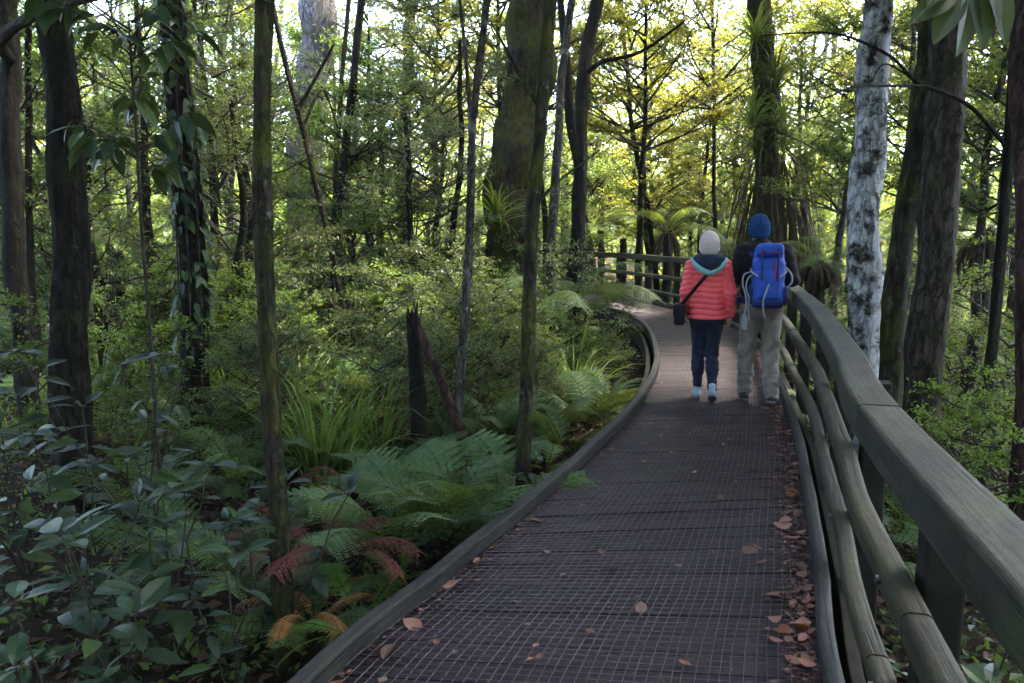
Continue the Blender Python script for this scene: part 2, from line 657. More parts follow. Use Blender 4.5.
M_PLANK = plank_mat()
M_WIRE = simple_mat("netting_wire", (.065, .054, .060), (.15, .128, .142), 30, 0.42, 0.5, 0)  # slight purple of the sky's reflection put into the wire colour
for n_ in M_WIRE.node_tree.nodes:
    if n_.type == 'BSDF_PRINCIPLED':
        n_.inputs["Metallic"].default_value = 0.85
M_KERB = rail_mat("kerb_timber", (.011, .010, .010), (.050, .046, .046))
M_RAILTOP = rail_mat("rail_timber", (.012, .0125, .009), (.052, .049, .041))
M_RAIL = rail_mat("rail_round_timber", (.014, .0135, .007), (.062, .055, .030))
M_POST = simple_mat("post_timber", (.008, .0075, .006), (.026, .024, .019), 8, 0.85, 0.2, 0.5)

walk = empty("boardwalk", (0, 0, 0))
tag(walk, "curving timber boardwalk covered with square wire netting through the forest", "boardwalk", None, "structure")
rng = np.random.default_rng(5)
g = Geo()
s = 0.0
while s < SLEN[-1] - 0.2:
    w = 0.138 + rng.uniform(-.004, .004)
    L0, R0 = edge_at(s)
    L1, R1 = edge_at(s + w)
    dz = rng.uniform(-.003, .003)
    tl = rng.uniform(-.004, .004)
    V = []
    for zz in (-0.04, 0.0):
        for (p, t_) in ((L0, tl), (R0, -tl), (R1, -tl), (L1, tl)):
            V.append((p[0], p[1], zz + dz + t_ * (zz == 0)))
    g.add(V, [(0, 3, 2, 1), (4, 5, 6, 7), (0, 1, 5, 4), (1, 2, 6, 5), (2, 3, 7, 6), (3, 0, 4, 7)], 0, False)
    s += w + 0.006 + max(0, rng.normal(0, .004))
g.obj("deck_planks", M_PLANK, walk)
# wire netting laid over the planks
g = Geo()
NL = 41
for k in range(NL + 1):
    f = 0.03 + 0.94 * k / NL
    ss = np.arange(0.05, SLEN[-1] - .3, 0.22)
    L, R = edge_at(ss)
    P = L + (R - L) * f
    jit = 0.004 * np.sin(ss * 3.1 + k * 1.7) + rng.normal(0, .0018, len(ss))
    P3 = np.stack([P[:, 0] + jit, P[:, 1], 0.0085 + 0.002 * np.sin(ss * 2.3 + k)], 1)
    V, F, _ = tube(P3, 0.0017, 4)
    g.add(V, F, 0, False)
sc_ = np.arange(0.05, SLEN[-1] - .3, 0.041)
for s in sc_:
    L, R = edge_at(s + rng.normal(0, .0015))
    fs = np.linspace(0.02, 0.98, 9)
    P = L + (R - L) * fs[:, None]
    P3 = np.concatenate([P + rng.normal(0, .0014, P.shape), (0.0105 + rng.normal(0, .001, 9))[:, None]], 1)
    V, F, _ = tube(P3, 0.0017, 4)
    g.add(V, F, 0, False)
g.obj("wire_netting", M_WIRE, walk)


def grain(o, step, prof, n):
    """store along-the-grain coordinates on a swept timber so that its fibres follow the curve"""
    me = o.data
    k = len(prof)
    per = np.cumsum([0] + [math.dist(prof[j], prof[(j + 1) % k]) for j in range(k)])[:k]
    A = np.zeros((len(me.vertices), 3), np.float32)
    q = np.array([(a, b) for a, b in prof])
    for i in range(n):
        A[i * k:(i + 1) * k, 0] = i * step
        A[i * k:(i + 1) * k, 1:] = q
    A[n * k:n * k + k, 1:] = q
    A[n * k + k:n * k + 2 * k, 1:] = q
    at = me.attributes.new("grain", 'FLOAT_VECTOR', 'POINT')
    at.data.foreach_set("vector", A.ravel())
    return o


def sweep(g, line, zc, prof, mat=0, wob=0.0, seed=0):
    """sweep a closed (offset, height) profile along an xy polyline"""
    P = np.asarray(line, float)
    t = nrm(np.gradient(P, axis=0))
    nn = np.stack([t[:, 1], -t[:, 0]], 1)
    k = len(prof)
    r_ = np.random.default_rng(seed)
    ss = np.concatenate([[0], np.cumsum(np.linalg.norm(np.diff(P, axis=0), axis=1))])
    V = []
    for i in range(len(P)):
        q_ = P[i][1] + .6 * P[i][0]
        wz = wob * (math.sin(q_ * 2.1 + seed) + 0.6 * math.sin(q_ * 5.3 + seed * 2))
        wx = wob * math.sin(q_ * 1.7 + seed * 3)
        for (a, b) in prof:
            j = r_.normal(0, wob * 0.16, 2) if wob else (0, 0)
            V.append((*(P[i] + nn[i] * (a + wx + j[0])), zc + b + wz + j[1]))
    F = []
    for i in range(len(P) - 1):
        for j in range(k):
            q = (j + 1) % k
            F.append((i * k + j, i * k + q, (i + 1) * k + q, (i + 1) * k + j))
    g.add(V, np.array(F)[:, ::-1], mat, True)
    c0 = np.array(V[:k])
    c1 = np.array(V[-k:])
    for c, rev in ((c0, False), (c1, True)):
        idx = list(range(k))
        g.add(c, [idx[::-1] if rev else idx], mat, False)


def roundrect(w, h, r, n=3):
    out = []
    e = .004
    for cx, cy, a0 in ((w / 2 - r, h / 2 - r, 0), (-w / 2 + r, h / 2 - r, PI / 2), (-w / 2 + r, -h / 2 + r, PI), (w / 2 - r, -h / 2 + r, 1.5 * PI)):
        t0 = (-math.sin(a0), math.cos(a0))
        t1 = (-math.sin(a0 + PI / 2), math.cos(a0 + PI / 2))
        out.append((cx + r * math.cos(a0) - t0[0] * e, cy + r * math.sin(a0) - t0[1] * e))
        for i in range(n + 1):
            a = a0 + PI / 2 * i / n
            out.append((cx + r * math.cos(a), cy + r * math.sin(a)))
        out.append((cx + r * math.cos(a0 + PI / 2) + t1[0] * e, cy + r * math.sin(a0 + PI / 2) + t1[1] * e))
    return out


def resample(P, step):
    P = np.asarray(P, float)
    s_ = np.concatenate([[0], np.cumsum(np.linalg.norm(np.diff(P, axis=0), axis=1))])
    q = np.arange(0, s_[-1], step)
    return np.stack([np.interp(q, s_, P[:, i]) for i in range(P.shape[1])], 1)


KL = resample(side_offset(LE, 0.03), 0.12)
KR = resample(side_offset(RE, -0.042), 0.12)
g = Geo()
sweep(g, KL, 0.062, roundrect(0.066, 0.082, 0.012), 0, 0.005, 1)
grain(g.obj("kerb_rail", M_KERB, walk), .12, roundrect(0.066, 0.082, 0.012), len(KL))
g = Geo()
sweep(g, KR, 0.062, roundrect(0.06, 0.085, 0.02), 0, 0.005, 2)
grain(g.obj("kerb_rail", M_KERB, walk), .12, roundrect(0.06, 0.085, 0.02), len(KR))
for E_, of in ((LE, -0.07), (RE, 0.06)):
    g = Geo()
    sweep(g, resample(side_offset(E_, of), 0.2), -0.14, roundrect(0.05, 0.24, 0.006), 0, 0.0, 3)
    g.obj("side_board", M_POST, walk)
for s in np.arange(0.6, SLEN[-1] - .5, 1.6):
    L, R = edge_at(s)
    for f in (0.04, 0.96):
        p = L + (R - L) * f
        g = Geo()
        z0 = float(gz(*p)) - .15
        add_tube(g, [(p[0], p[1], z0), (p[0], p[1], -0.045)], 0.06, 8)
        g.obj("pile", M_POST, walk)

# ------------------------------------------------------------------ handrail fence
fence = empty("handrail_fence", (1.6, 4.0, 0))
fo = np.array([1.6, 4.0])
tag(fence, "weathered grey timber handrail with three curved rails along the right of the boardwalk", "handrail")
FL = resample(side_offset(RE, 0.035), 0.1) - fo
for nm, zc, prof, mt, sd0, ln, wob in (("top_rail", 0.99, roundrect(0.128, 0.118, 0.014), M_RAILTOP, 40, 36, .003),
                                       ("middle_rail", 0.605, roundrect(0.075, 0.085, 0.022, 4), M_RAIL, 50, 30, .0028),
                                       ("lower_rail", 0.275, roundrect(0.066, 0.075, 0.020, 4), M_RAIL, 60, 34, .0028)):
    a = 0
    k = 0
    while a < len(FL) - 3:                      # the rails are separate lengths butted end to end
        b = min(len(FL), a + ln + (20 if k == 0 else 0))
        if len(FL) - b < 6:
            b = len(FL)
        seg = FL[a:b].copy()
        if a > 0:
            seg[0] = seg[0] + nrm(seg[1] - seg[0]) * .007
        g = Geo()
        sweep(g, seg, zc + .002 * math.sin(k * 2.2), prof, 0, wob, sd0)
        o = grain(g.obj(nm, mt, fence), .1, prof, len(seg))
        a = b - 1
        k += 1
PL = side_offset(RE, 0.155)
ps = np.concatenate([[0], np.cumsum(np.linalg.norm(np.diff(PL, axis=0), axis=1))])
for s in np.arange(0.9, ps[-1] - .3, 1.42):
    p = np.array([np.interp(s, ps, PL[:, i]) for i in (0, 1)])
    q = np.array([np.interp(s + .05, ps, PL[:, i]) for i in (0, 1)])
    t = nrm(q - p)
    nn = np.array([t[1], -t[0]])
    z0 = float(gz(*p)) - 0.2
    g = Geo()
    prof = roundrect(0.11, 0.10, 0.012, 2)
    k = len(prof)
    V = [(*(p - fo + nn * a + t * b), z) for z in (z0, 0.3, 0.925) for (a, b) in prof]
    F = [(i * k + j, i * k + (j + 1) % k, (i + 1) * k + (j + 1) % k, (i + 1) * k + j) for i in range(2) for j in range(k)]
    g.add(V, F, 0, True)
    g.add(V[2 * k:], [list(range(k))], 0, False)
    po = g.obj("post", M_POST, fence)
    for zb in (0.61, 0.28):
        g = Geo()
        c = p - fo - nn * 0.155
        add_tube(g, [(*(c - nn * 0.012), zb), (*(c + nn * 0.02), zb)], 0.014, 8)
        g.obj("bolt", M_WIRE, po)

# ------------------------------------------------------------------ plant builders
def crown_mesh(name, seed, mats, rad, height, clusters, twn, leaves, lsize, shape, open_=0.0, droop=0.25, spread=0.55, base=0.25, limbr=0.02, trunk_r=0.03):
    """crown around the z axis from 0 to height: limbs out of the axis, twigs round each limb's end, leaves along each twig"""
    r = np.random.default_rng(seed)
    g = Geo()
    tA, tB, tR = [], [], []
    LP, LD, LN, LS = [], [], [], []
    for c in range(clusters):
        zt = base + (1 - base) * (c + r.uniform(0, 1)) / clusters
        prof = math.sin(PI * min(1, (0.18 + 0.82 * zt))) ** 0.6 if zt < 0.98 else 0.3
        a = c * 2.399 + r.normal(0, .5)
        rr = rad * prof * math.sqrt(r.uniform(.12, 1))
        C = np.array([rr * math.cos(a), rr * math.sin(a), zt * height + r.normal(0, .06) * height])
        st = np.array([0, 0, max(0.05 * height, C[2] - rr * r.uniform(.4, .9))])
        mid = st + (C - st) * 0.5 + np.array([0, 0, -0.06 * rr]) + r.normal(0, .05 * rr, 3)
        add_tube(g, [st, (st * .5 + mid * .5) + r.normal(0, .03 * rr, 3), mid, (mid + C) / 2 + r.normal(0, .03 * rr, 3), C],
                 [limbr, limbr * .8, limbr * .6, limbr * .45, limbr * .25], 5, 1)
        cs = rad * spread * r.uniform(.6, 1.15)
        nt = int(twn * r.uniform(.6, 1.3))
        D = rand_dirs(r, nt, -0.35, 0.9)
        D = nrm(D + nrm(C - st) * 0.5)
        Ln = cs * r.uniform(.45, 1.0, nt)
        A = C + (mid - C) * r.uniform(0, .75, (nt, 1))
        B = A + D * Ln[:, None] * np.array([1, 1, .6])
        tA.append(A); tB.append(B); tR.append(np.full(nt, limbr * .16 + .0012))
        nl = max(2, int(leaves))
        f = np.tile(np.linspace(.25, 1.0, nl), nt) + r.normal(0, .05, nt * nl)
        A2, B2, D2 = (np.repeat(q, nl, 0) for q in (A, B, D))
        P = A2 + (B2 - A2) * f[:, None] + r.normal(0, .02 * cs, (nt * nl, 3))
        side = nrm(np.cross(D2, rand_dirs(r, nt * nl, .3, 1)))
        sg = np.where(np.arange(nt * nl) % 2 == 0, 1.0, -1.0)[:, None]
        ld = nrm(D2 * .55 + side * sg * .8 + r.normal(0, .25, (nt * nl, 3)) + np.array([0, 0, -droop]))
        LP.append(P); LD.append(ld)
        LN.append(nrm(np.array([0, 0, 1.0]) + r.normal(0, .45, (nt * nl, 3))))
        LS.append(lsize * r.uniform(.6, 1.25, nt * nl))
    LP, LD, LN, LS = (np.concatenate(q) for q in (LP, LD, LN, LS))
    if open_:
        k = np.sin(LP[:, 0] * 4.1 / rad + seed) * np.sin(LP[:, 1] * 4.7 / rad + 2 * seed) * np.sin(LP[:, 2] * 6.3 / rad + seed) + r.normal(0, .15, len(LP))
        keep = k > -0.6 + open_
        LP, LD, LN, LS = LP[keep], LD[keep], LN[keep], LS[keep]
    scatter(g, shape, LP, frames(LD, LN), LS, 0)
    twigs(g, np.concatenate(tA), np.concatenate(tB), np.concatenate(tR), 1)
    return g.mesh(name, mats)


def broad_shrub_geo(seed, height, stems, leaf, shape=LEAF_NEAR, lean=0.35, gap=0.11, top=5, thin=0.3):
    """upright stems with large leaves set spirally round their upper parts"""
    r = np.random.default_rng(seed)
    g = Geo()
    for k in range(stems):
        a = k * 2.4 + r.normal(0, .4)
        h = height * r.uniform(.55, 1.05)
        ln = lean * h * r.uniform(.4, 1.2)
        P = np.array([(math.cos(a) * ln * t ** 1.3, math.sin(a) * ln * t ** 1.3, h * t) for t in np.linspace(0, 1, 7)])
        P[1:] += r.normal(0, .012, P[1:].shape)
        add_tube(g, P, np.linspace(.007, .003, 7), 5, 1)
        nl = int(h / gap * 1.6)
        tt = np.concatenate([np.linspace(.25, .97, nl), np.full(top, 1.0)])
        for j, t in enumerate(tt):
            if t < 1 and r.uniform() < thin:
                continue
            p = np.array([np.interp(t, np.linspace(0, 1, 7), P[:, i]) for i in range(3)])
            aa = j * 2.39996 + r.normal(0, .3)
            up = r.uniform(-.35, .45) if t < 1 else r.uniform(.0, .7)
            d = nrm([math.cos(aa), math.sin(aa), up])
            sz = leaf * r.choice([.45, .7, .9, 1.0, 1.15]) * r.uniform(.85, 1.1)
            q = p + d * sz * .22
            add_tube(g, [p, q], .0016, 3, 1)
            scatter(g, shape, [q], frames(d[None], nrm(np.array([[0, 0, 1.0]]) + r.normal(0, .3, (1, 3)))), np.array([sz]), 0)
    return g


def frond(g, r, L, az, up, arch, npairs=24, wid=0.22, mat=0, stem_mat=1, droop=0.0, origin=(0, 0, 0), pinnules=7, bare=0.18):
    """one fern frond: arching stalk, pinnae on both sides, each pinna a row of small lobes"""
    n = 22
    el = up
    P = [np.array(origin, float)]
    ds = L / n
    azj = r.normal(0, .02)
    for i in range(n):
        a = az + azj * i
        P.append(P[-1] + ds * np.array([math.cos(a) * math.cos(el), math.sin(a) * math.cos(el), math.sin(el)]))
        el -= arch / n * (0.5 + 1.3 * i / n)
    P = np.array(P)
    add_tube(g, P[::2], np.linspace(.0045, .001, len(P[::2])) * max(.6, L), 4, stem_mat)
    T = nrm(np.gradient(P, axis=0))
    base = np.linspace(0, 1, n + 1)
    roll = r.normal(0, .25)
    LPp, LDd, LNn, LSs = [], [], [], []
    for k in range(npairs):
        t = bare + (1 - bare) * (k + .5) / npairs
        u = (t - bare) / (1 - bare)
        p = np.array([np.interp(t, base, P[:, i]) for i in range(3)])
        tv = nrm(np.array([np.interp(t, base, T[:, i]) for i in range(3)]))
        sd_ = nrm(np.cross(tv, [0, 0, 1.0]))
        nv = np.cross(sd_, tv)
        sd_ = sd_ * math.cos(roll) + nv * math.sin(roll)
        nv = np.cross(sd_, tv)
        ln = wid * L * (math.sin(PI * (0.22 + .78 * (1 - u)) ** 1.0) ** .8 if u < .97 else .12) * r.uniform(.85, 1.1)
        ln = max(ln, .02 * L)
        for sg in (-1, 1):
            dv = nrm(sd_ * sg + tv * (.35 + .35 * u) - nv * (droop + r.uniform(0, .12)))
            w0 = L * (1 - bare) / npairs * (.58 if droop < .2 else .46)
            m = int(min(16, max(3, ln / (w0 * .62))))
            ts = (np.arange(m) + .5) / m
            for s2 in (-1, 1):
                pp = p + dv * (ts * ln)[:, None] - nv * (droop * .5 * ln * ts ** 2)[:, None]
                lat = np.cross(dv, nv) * s2
                d2 = nrm(lat * 1.0 + dv * .55)
                sz = w0 * (1.25 - .8 * ts)
                LPp.append(pp); LDd.append(np.repeat(d2[None], m, 0)); LNn.append(np.repeat(nv[None], m, 0)); LSs.append(sz)
    scatter(g, rhomb(0.44, .05), np.concatenate(LPp), frames(np.concatenate(LDd), np.concatenate(LNn)), np.concatenate(LSs), mat)


def frond_mesh(name, seed, L, arch, mats, **kw):
    """a frond lying along +x from the origin"""
    r = np.random.default_rng(seed)
    g = Geo()
    frond(g, r, L, 0.0, kw.pop("up", 0.7), arch, **kw)
    return g.mesh(name, mats)


def blade_geo(seed, n, L, w, arch=1.6, spread=.5, r0=.05, seg=6):
    """strap leaves arching out of one base"""
    r = np.random.default_rng(seed)
    g = Geo()
    for k in range(n):
        az = r.uniform(0, 2 * PI)
        el = PI / 2 - abs(r.normal(0, spread))
        ln = L * r.uniform(.55, 1.1)
        ar = arch * r.uniform(.5, 1.3)
        p = np.array([math.cos(az) * r0 * r.uniform(0, 1), math.sin(az) * r0 * r.uniform(0, 1), 0])
        V = []
        tw = r.normal(0, .5)
        for i in range(seg + 1):
            t = i / seg
            ww = w * (1 - t ** 2.2) * (0.7 + .3 * min(1, t * 5)) + .0006
            sdv = np.array([-math.sin(az + tw * t), math.cos(az + tw * t), 0.25 * math.sin(tw)])
            V += [p - sdv * ww, p + np.array([0, 0, -ww * .5]), p + sdv * ww]
            p = p + ln / seg * np.array([math.cos(az) * math.cos(el), math.sin(az) * math.cos(el), math.sin(el)])
            el -= ar / seg * (.3 + 1.6 * t)
        F = []
        for i in range(seg):
            a = i * 3
            F += [(a, a + 1, a + 4, a + 3), (a + 1, a + 2, a + 5, a + 4)]
        g.add(V, F, 0, True)
    return g


def smooth_line(P, m=8):
    P = np.asarray(P, float)
    if len(P) < 3:
        return P
    Q = np.concatenate([[2 * P[0] - P[1]], P, [2 * P[-1] - P[-2]]])
    out = []
    for i in range(len(P) - 1):
        p0, p1, p2, p3 = Q[i:i + 4]
        for k in range(m):
            t = k / m
            out.append(0.5 * ((2 * p1) + (p2 - p0) * t + (2 * p0 - 5 * p1 + 4 * p2 - p3) * t * t + (3 * p1 - p0 - 3 * p2 + p3) * t ** 3))
    out.append(P[-1])
    return np.array(out)


def trunk_geo(line, r0, r1, flare=1.35, sides=14, seed=0, wob=.035):
    """line in local coordinates, from the ground up; root flare over the first 60 cm"""
    r = np.random.default_rng(seed)
    P = smooth_line(line, 14)
    z = P[:, 2] - P[0, 2]
    jj = np.exp(-((z - z[-1] * .0) / .2) ** 2)
    P[:, 0] += (1 - jj) * r0 * .16 * (np.sin(z * 1.9 + seed) + .5 * np.sin(z * 4.7 + seed * 2))
    P[:, 1] += (1 - jj) * r0 * .16 * (np.sin(z * 2.3 + seed * 3) + .5 * np.sin(z * 5.3 + seed))
    t = z / z[-1]
    R = r0 + (r1 - r0) * t
    R = R * (1 + (flare - 1) * np.exp(-z / 0.32))
    n = len(P)
    T = nrm(np.gradient(P, axis=0))
    a = np.linspace(0, 2 * PI, sides, endpoint=False)
    V = []
    ph = r.uniform(0, 6, 4)
    for i in range(n):
        u = nrm(np.array([1.0, 0, 0]) - T[i] * T[i][0])
        w = np.cross(T[i], u)
        lob = 1 + .07 * np.sin(z[i] * 1.7 + ph[3] + np.sin(a + z[i] * .6)) * np.sin(2 * a + z[i] * 2.3 + ph[0]) + .06 * np.sin(z[i] * 7.1 + ph[1] + 2 * np.sin(a * 2 + ph[2])) + .07 * np.sin(3 * a + ph[0] + z[i] * .5) + .05 * np.sin(5 * a + ph[1] - z[i] * .8) + wob * r.standard_normal(sides)
        lob += (flare - 1) * .35 * np.exp(-z[i] / .25) * np.sin(4 * a + ph[2])
        V.append(P[i] + (np.cos(a)[:, None] * u + np.sin(a)[:, None] * w) * (R[i] * lob)[:, None])
    V = np.concatenate(V)
    F = [(i * sides + j, i * sides + (j + 1) % sides, (i + 1) * sides + (j + 1) % sides, (i + 1) * sides + j) for i in range(n - 1) for j in range(sides)]
    g = Geo()
    g.add(V, F, 0, True)
    return g


# crown prototypes (mesh data shared by the copies)
C_CANOPY = [crown_mesh("canopy_crown", 11 + i, [G_MID, TWIG], 3.6, 4.2, 32, 28, 11, .155, LEAF_ROUND, 0.05, .25, .42, .1, .05) for i in range(2)]  # leaves enlarged so the canopy and dark crowns shade the ground below
C_DARK = [crown_mesh("dark_crown", 15, [G_DARK, TWIG], 3.2, 4.5, 32, 28, 11, .15, LEAF_ROUND, 0.05, .25, .42, .1, .05)]
C_MIDY = [crown_mesh("olive_crown", 21 + i, [G_YELLOW, TWIG], 1.9, 3.6, 34, 26, 11, .066, LEAF_ROUND, 0.25, .2, .36, .12, .025) for i in range(2)]
C_MIDG = [crown_mesh("green_crown", 31 + i, [G_MID, TWIG], 1.9, 3.8, 34, 26, 11, .070, LEAF_FAR, 0.2, .3, .36, .1, .025) for i in range(2)]
C_MIDF = [crown_mesh("fresh_crown", 41 + i, [G_FRESH, TWIG], 1.8, 3.6, 30, 28, 11, .068, LEAF_FAR, 0.2, .3, .36, .1, .025) for i in range(2)]
C_MIDR = [crown_mesh("grey_crown", 46 + i, [G_GREY, TWIG], 1.8, 3.8, 30, 28, 11, .072, LEAF_THIN, 0.15, .3, .36, .08, .022) for i in range(2)]
C_SHRUB = {
    "fresh": [crown_mesh("shrub_fresh", 51 + i, [G_FRESH, TWIG], .75, 1.45, 24, 20, 9, .042, LEAF_FAR, .15, .3, .4, .08, .011) for i in range(2)],
    "grey": [crown_mesh("shrub_grey", 54 + i, [G_GREY, TWIG], .75, 1.5, 24, 20, 9, .046, LEAF_THIN, .12, .4, .4, .06, .011) for i in range(2)],
    "mid": [crown_mesh("shrub_mid", 57 + i, [G_MID, TWIG], .8, 1.5, 24, 20, 9, .044, LEAF_FAR, .15, .3, .4, .08, .011) for i in range(2)],
    "dark": [crown_mesh("shrub_dark", 60 + i, [G_DARK, TWIG], .8, 1.4, 24, 20, 9, .050, LEAF_FAR, .15, .3, .4, .08, .011) for i in range(1)],
}


def copies(root, loc, rz, sc=1.0, label=None, group=None):
    """a copy of a thing with copies of its parts and their sub-parts"""
    r = root.copy()
    COL.objects.link(r)
    r.location = [float(c) for c in loc]
    r.rotation_euler = (0, 0, rz)
    r.scale = (sc, sc, sc)
    if label:
        r["label"] = label
    if group:
        r["group"] = group
    for ch in list(root.children):
        c = ch.copy()
        COL.objects.link(c)
        c.parent = r
        for g2 in list(ch.children):
            d = g2.copy()
            COL.objects.link(d)
            d.parent = c
    return r


# ------------------------------------------------------------------ trees whose trunks the photograph shows
def tree(label, pts, depth, dia, bark, crown=None, crown_sc=1.0, top=9.0, crown_z=None, taper=.6, name="tree", seed=1, flare=1.35, group=None, crown_off=(0, 0), sides=14):
    """pts: pixels up the trunk, all at one distance from the lens; extended down to the ground and up to `top` metres"""
    P = [pix(x, y, depth) for x, y in pts]
    lo = P[0].copy()
    d0 = nrm(P[1] - P[0])
    zg = float(gz(lo[0], lo[1]))
    if lo[2] > zg:
        k = (lo[2] - zg) / max(.3, d0[2])
        base = lo - d0 * k * .8
        base[2] = zg
        zg = float(gz(base[0], base[1]))
        base[2] = zg - .12
        P = [base] + P
    else:
        P[0][2] = zg - .12
    d1 = nrm(P[-1] - P[-2])
    while P[-1][2] < top:
        P.append(P[-1] + d1 * min(2.0, (top - P[-1][2]) / max(.4, d1[2]) + .05))
    b = P[0].copy()
    L = np.array(P) - b
    t = empty(name, b)
    tag(t, label, "tree" if name != "sapling" else "sapling", group)
    r0 = dia / 2
    trunk_geo(L, r0 * 1.04, r0 * taper, flare, sides, seed).obj("trunk", bark, t)
    if crown is not None:
        cz = crown_z if crown_z is not None else top - 3.2
        # the crown follows the trunk's own top part
        zz = L[:, 2]
        cx = np.interp(cz - b[2] + 1.0, zz, L[:, 0]) + crown_off[0]
        cy = np.interp(cz - b[2] + 1.0, zz, L[:, 1]) + crown_off[1]
        c = link("crown", crown, t, (cx, cy, cz - b[2]), (0, 0, seed * 1.37), crown_sc)
    return t


def limb(t, P, r0, r1, mat, name="limb", seed=0, leaves=None):
    """a limb given in world points, hung on tree t"""
    o = np.array(t.location)
    g = Geo()
    L = smooth_line(np.array(P) - o, 6)
    add_tube(g, L, np.linspace(r0, r1, len(L)), 7, 0, .05, np.random.default_rng(seed))
    return g.obj(name, mat, t)


T = {}
T["edge"] = tree("dark slim trunk at the far left edge with thin sapling beside it", [(26, 360), (12, 200), (9, 50), (7, 0)], 7.5, .195, BARK["dark"], C_DARK[0], 1.0, 10, 5.6, seed=1)
T["edge2"] = tree("very thin dark sapling just right of the leftmost trunk", [(38, 350), (30, 230), (28, 100), (30, 0)], 8.6, .085, BARK["dark"], C_MIDG[0], .6, 6.5, 4.6, name="sapling", seed=2)
T["left"] = tree("thick dark straight trunk rising behind the glossy bush, second thick trunk from left", [(75, 400), (67, 230), (61, 100), (58, 0)], 5.6, .245, BARK["dark"], C_CANOPY[0], 1.0, 10, 5.4, seed=3)
T["vine"] = tree("dark leaning trunk with climbing leaves hanging down its side", [(194, 350), (189, 230), (181, 120), (172, 0)], 7.2, .25, BARK["dark"], C_DARK[0], .8, 10.5, 6.2, seed=4)
T["slim"] = tree("slim mossy near trunk standing in the ferns left of the dead red fern", [(286, 640), (276, 480), (270, 400), (262, 230), (264, 100), (266, 0)], 3.7, .088, BARK["moss"], C_DARK[0], 1.0, 8, 5.0, seed=5, taper=.8)
T["pair_a"] = tree("taller stem of the thin leaning pair of bare trunks left of centre", [(335, 268), (345, 150), (362, 0)], 12.0, .13, BARK["dark"], C_MIDG[0], 1.2, 13, 9.5, seed=6)
T["pair_b"] = tree("thinner upright stem close beside the leaning thin trunk left of centre", [(333, 262), (338, 130), (349, 0)], 12.6, .085, BARK["brown"], C_MIDR[0], 1.0, 12, 8.6, seed=7)
T["diag"] = tree("thin diagonal trunk leaning left, meeting the thin pair at its foot", [(335, 265), (305, 140), (283, 50), (272, 0)], 10.5, .085, BARK["brown"], C_MIDY[0], .7, 8, 5.4, seed=8)
T["pale"] = tree("huge pale pinkish trunk far back, half hidden by foliage", [(300, 230), (309, 120), (318, 0)], 15.5, .68, BARK["pale"], C_MIDG[1], 3.0, 24, 16, seed=9, taper=.8)
T["mid"] = tree("mossy straight trunk in the middle distance left of the big dark trunk", [(403, 222), (406, 100), (410, 20)], 17.0, .28, BARK["moss"], C_MIDY[1], 1.7, 12, 6.0, seed=10)
T["stem"] = tree("thin grey stem leaning right with white lichen on its upper part", [(456, 440), (467, 265), (474, 120), (487, 0)], 6.6, .075, BARK["grey"], C_MIDG[1], .95, 8, 4.7, seed=11)
T["big"] = tree("massive dark mossy trunk left of the boardwalk bend", [(506, 300), (511, 225), (523, 100), (534, 0)], 12.0, .76, BARK["big"], C_MIDG[1], 2.0, 18, 12, seed=12, taper=.62, flare=1.3, sides=22)
T["kerbside"] = tree("slender mossy trunk growing beside the boardwalk kerb in front of the massive trunk", [(523, 480), (530, 300), (535, 200), (545, 60), (549, 0)], 5.2, .092, BARK["moss"], C_CANOPY[1], 1.02, 9, 5.6, seed=13, taper=.8)
T["lich"] = tree("pale lichen-spotted slim trunk just right of the massive dark trunk", [(551, 262), (555, 180), (561, 90), (572, 0)], 13.0, .16, BARK["grey"], C_MIDY[0], 1.3, 11, 5.6, seed=14)
T["twin"] = tree("dark forked trunk beyond the handrail's far end", [(577, 258), (581, 130), (588, 40), (596, 0)], 14.0, .27, BARK["dark"], C_MIDY[1], 1.7, 12, 5.8, seed=15)
T["gold"] = tree("thin dark sapling leaning left with a yellow-green crown above the far handrail", [(657, 285), (646, 200), (632, 125), (626, 60)], 18.0, .14, BARK["dark"], C_MIDY[0], 1.25, 7.6, 3.6, name="sapling", seed=16)
T["gold2"] = tree("straight thin sapling behind the woman with sparse golden foliage", [(715, 245), (714, 130), (713, 40)], 17.0, .10, BARK["dark"], C_MIDY[1], 1.15, 8, 4.0, name="sapling", seed=17)
T["perch"] = tree("tall trunk draped with perching strap-leaved plants beyond the walkers", [(768, 250), (766, 100), (762, 0)], 15.0, .50, BARK["big"], C_MIDY[0], 2.2, 14, 7.0, seed=18)
T["white"] = tree("trunk patterned with white lichen behind the handrail, right of the walkers", [(861, 380), (865, 230), (871, 120), (875, 0)], 6.6, .26, BARK["lichen"], C_CANOPY[0], 1.3, 11, 6.2, seed=19, crown_off=(.0, 1.6), taper=.85)
T["lean"] = tree("leaning dark trunk, left one of the two trunks standing together on the right", [(888, 400), (905, 230), (921, 100), (930, 0)], 6.3, .18, BARK["moss"], C_DARK[0], .9, 10, 6.0, seed=20, taper=.85)
T["right"] = tree("broad dark trunk, right one of the two trunks standing together on the right", [(924, 430), (937, 230), (946, 100), (951, 0)], 6.0, .265, BARK["brown"], C_DARK[0], 1.35, 11, 5.9, seed=21, taper=.85)
T["thin_r"] = tree("thin branching dark sapling near the right edge with bare twigs reaching left", [(985, 420), (1001, 250), (1008, 140), (1019, 0)], 5.9, .085, BARK["dark"], C_MIDG[0], .8, 7, 4.4, name="sapling", seed=22)
T["edge_r"] = tree("reddish trunk cut by the right edge of the view", [(1028, 420), (1026, 200), (1029, 0)], 5.0, .16, BARK["red"], C_DARK[0], .8, 9, 5.2, seed=23)

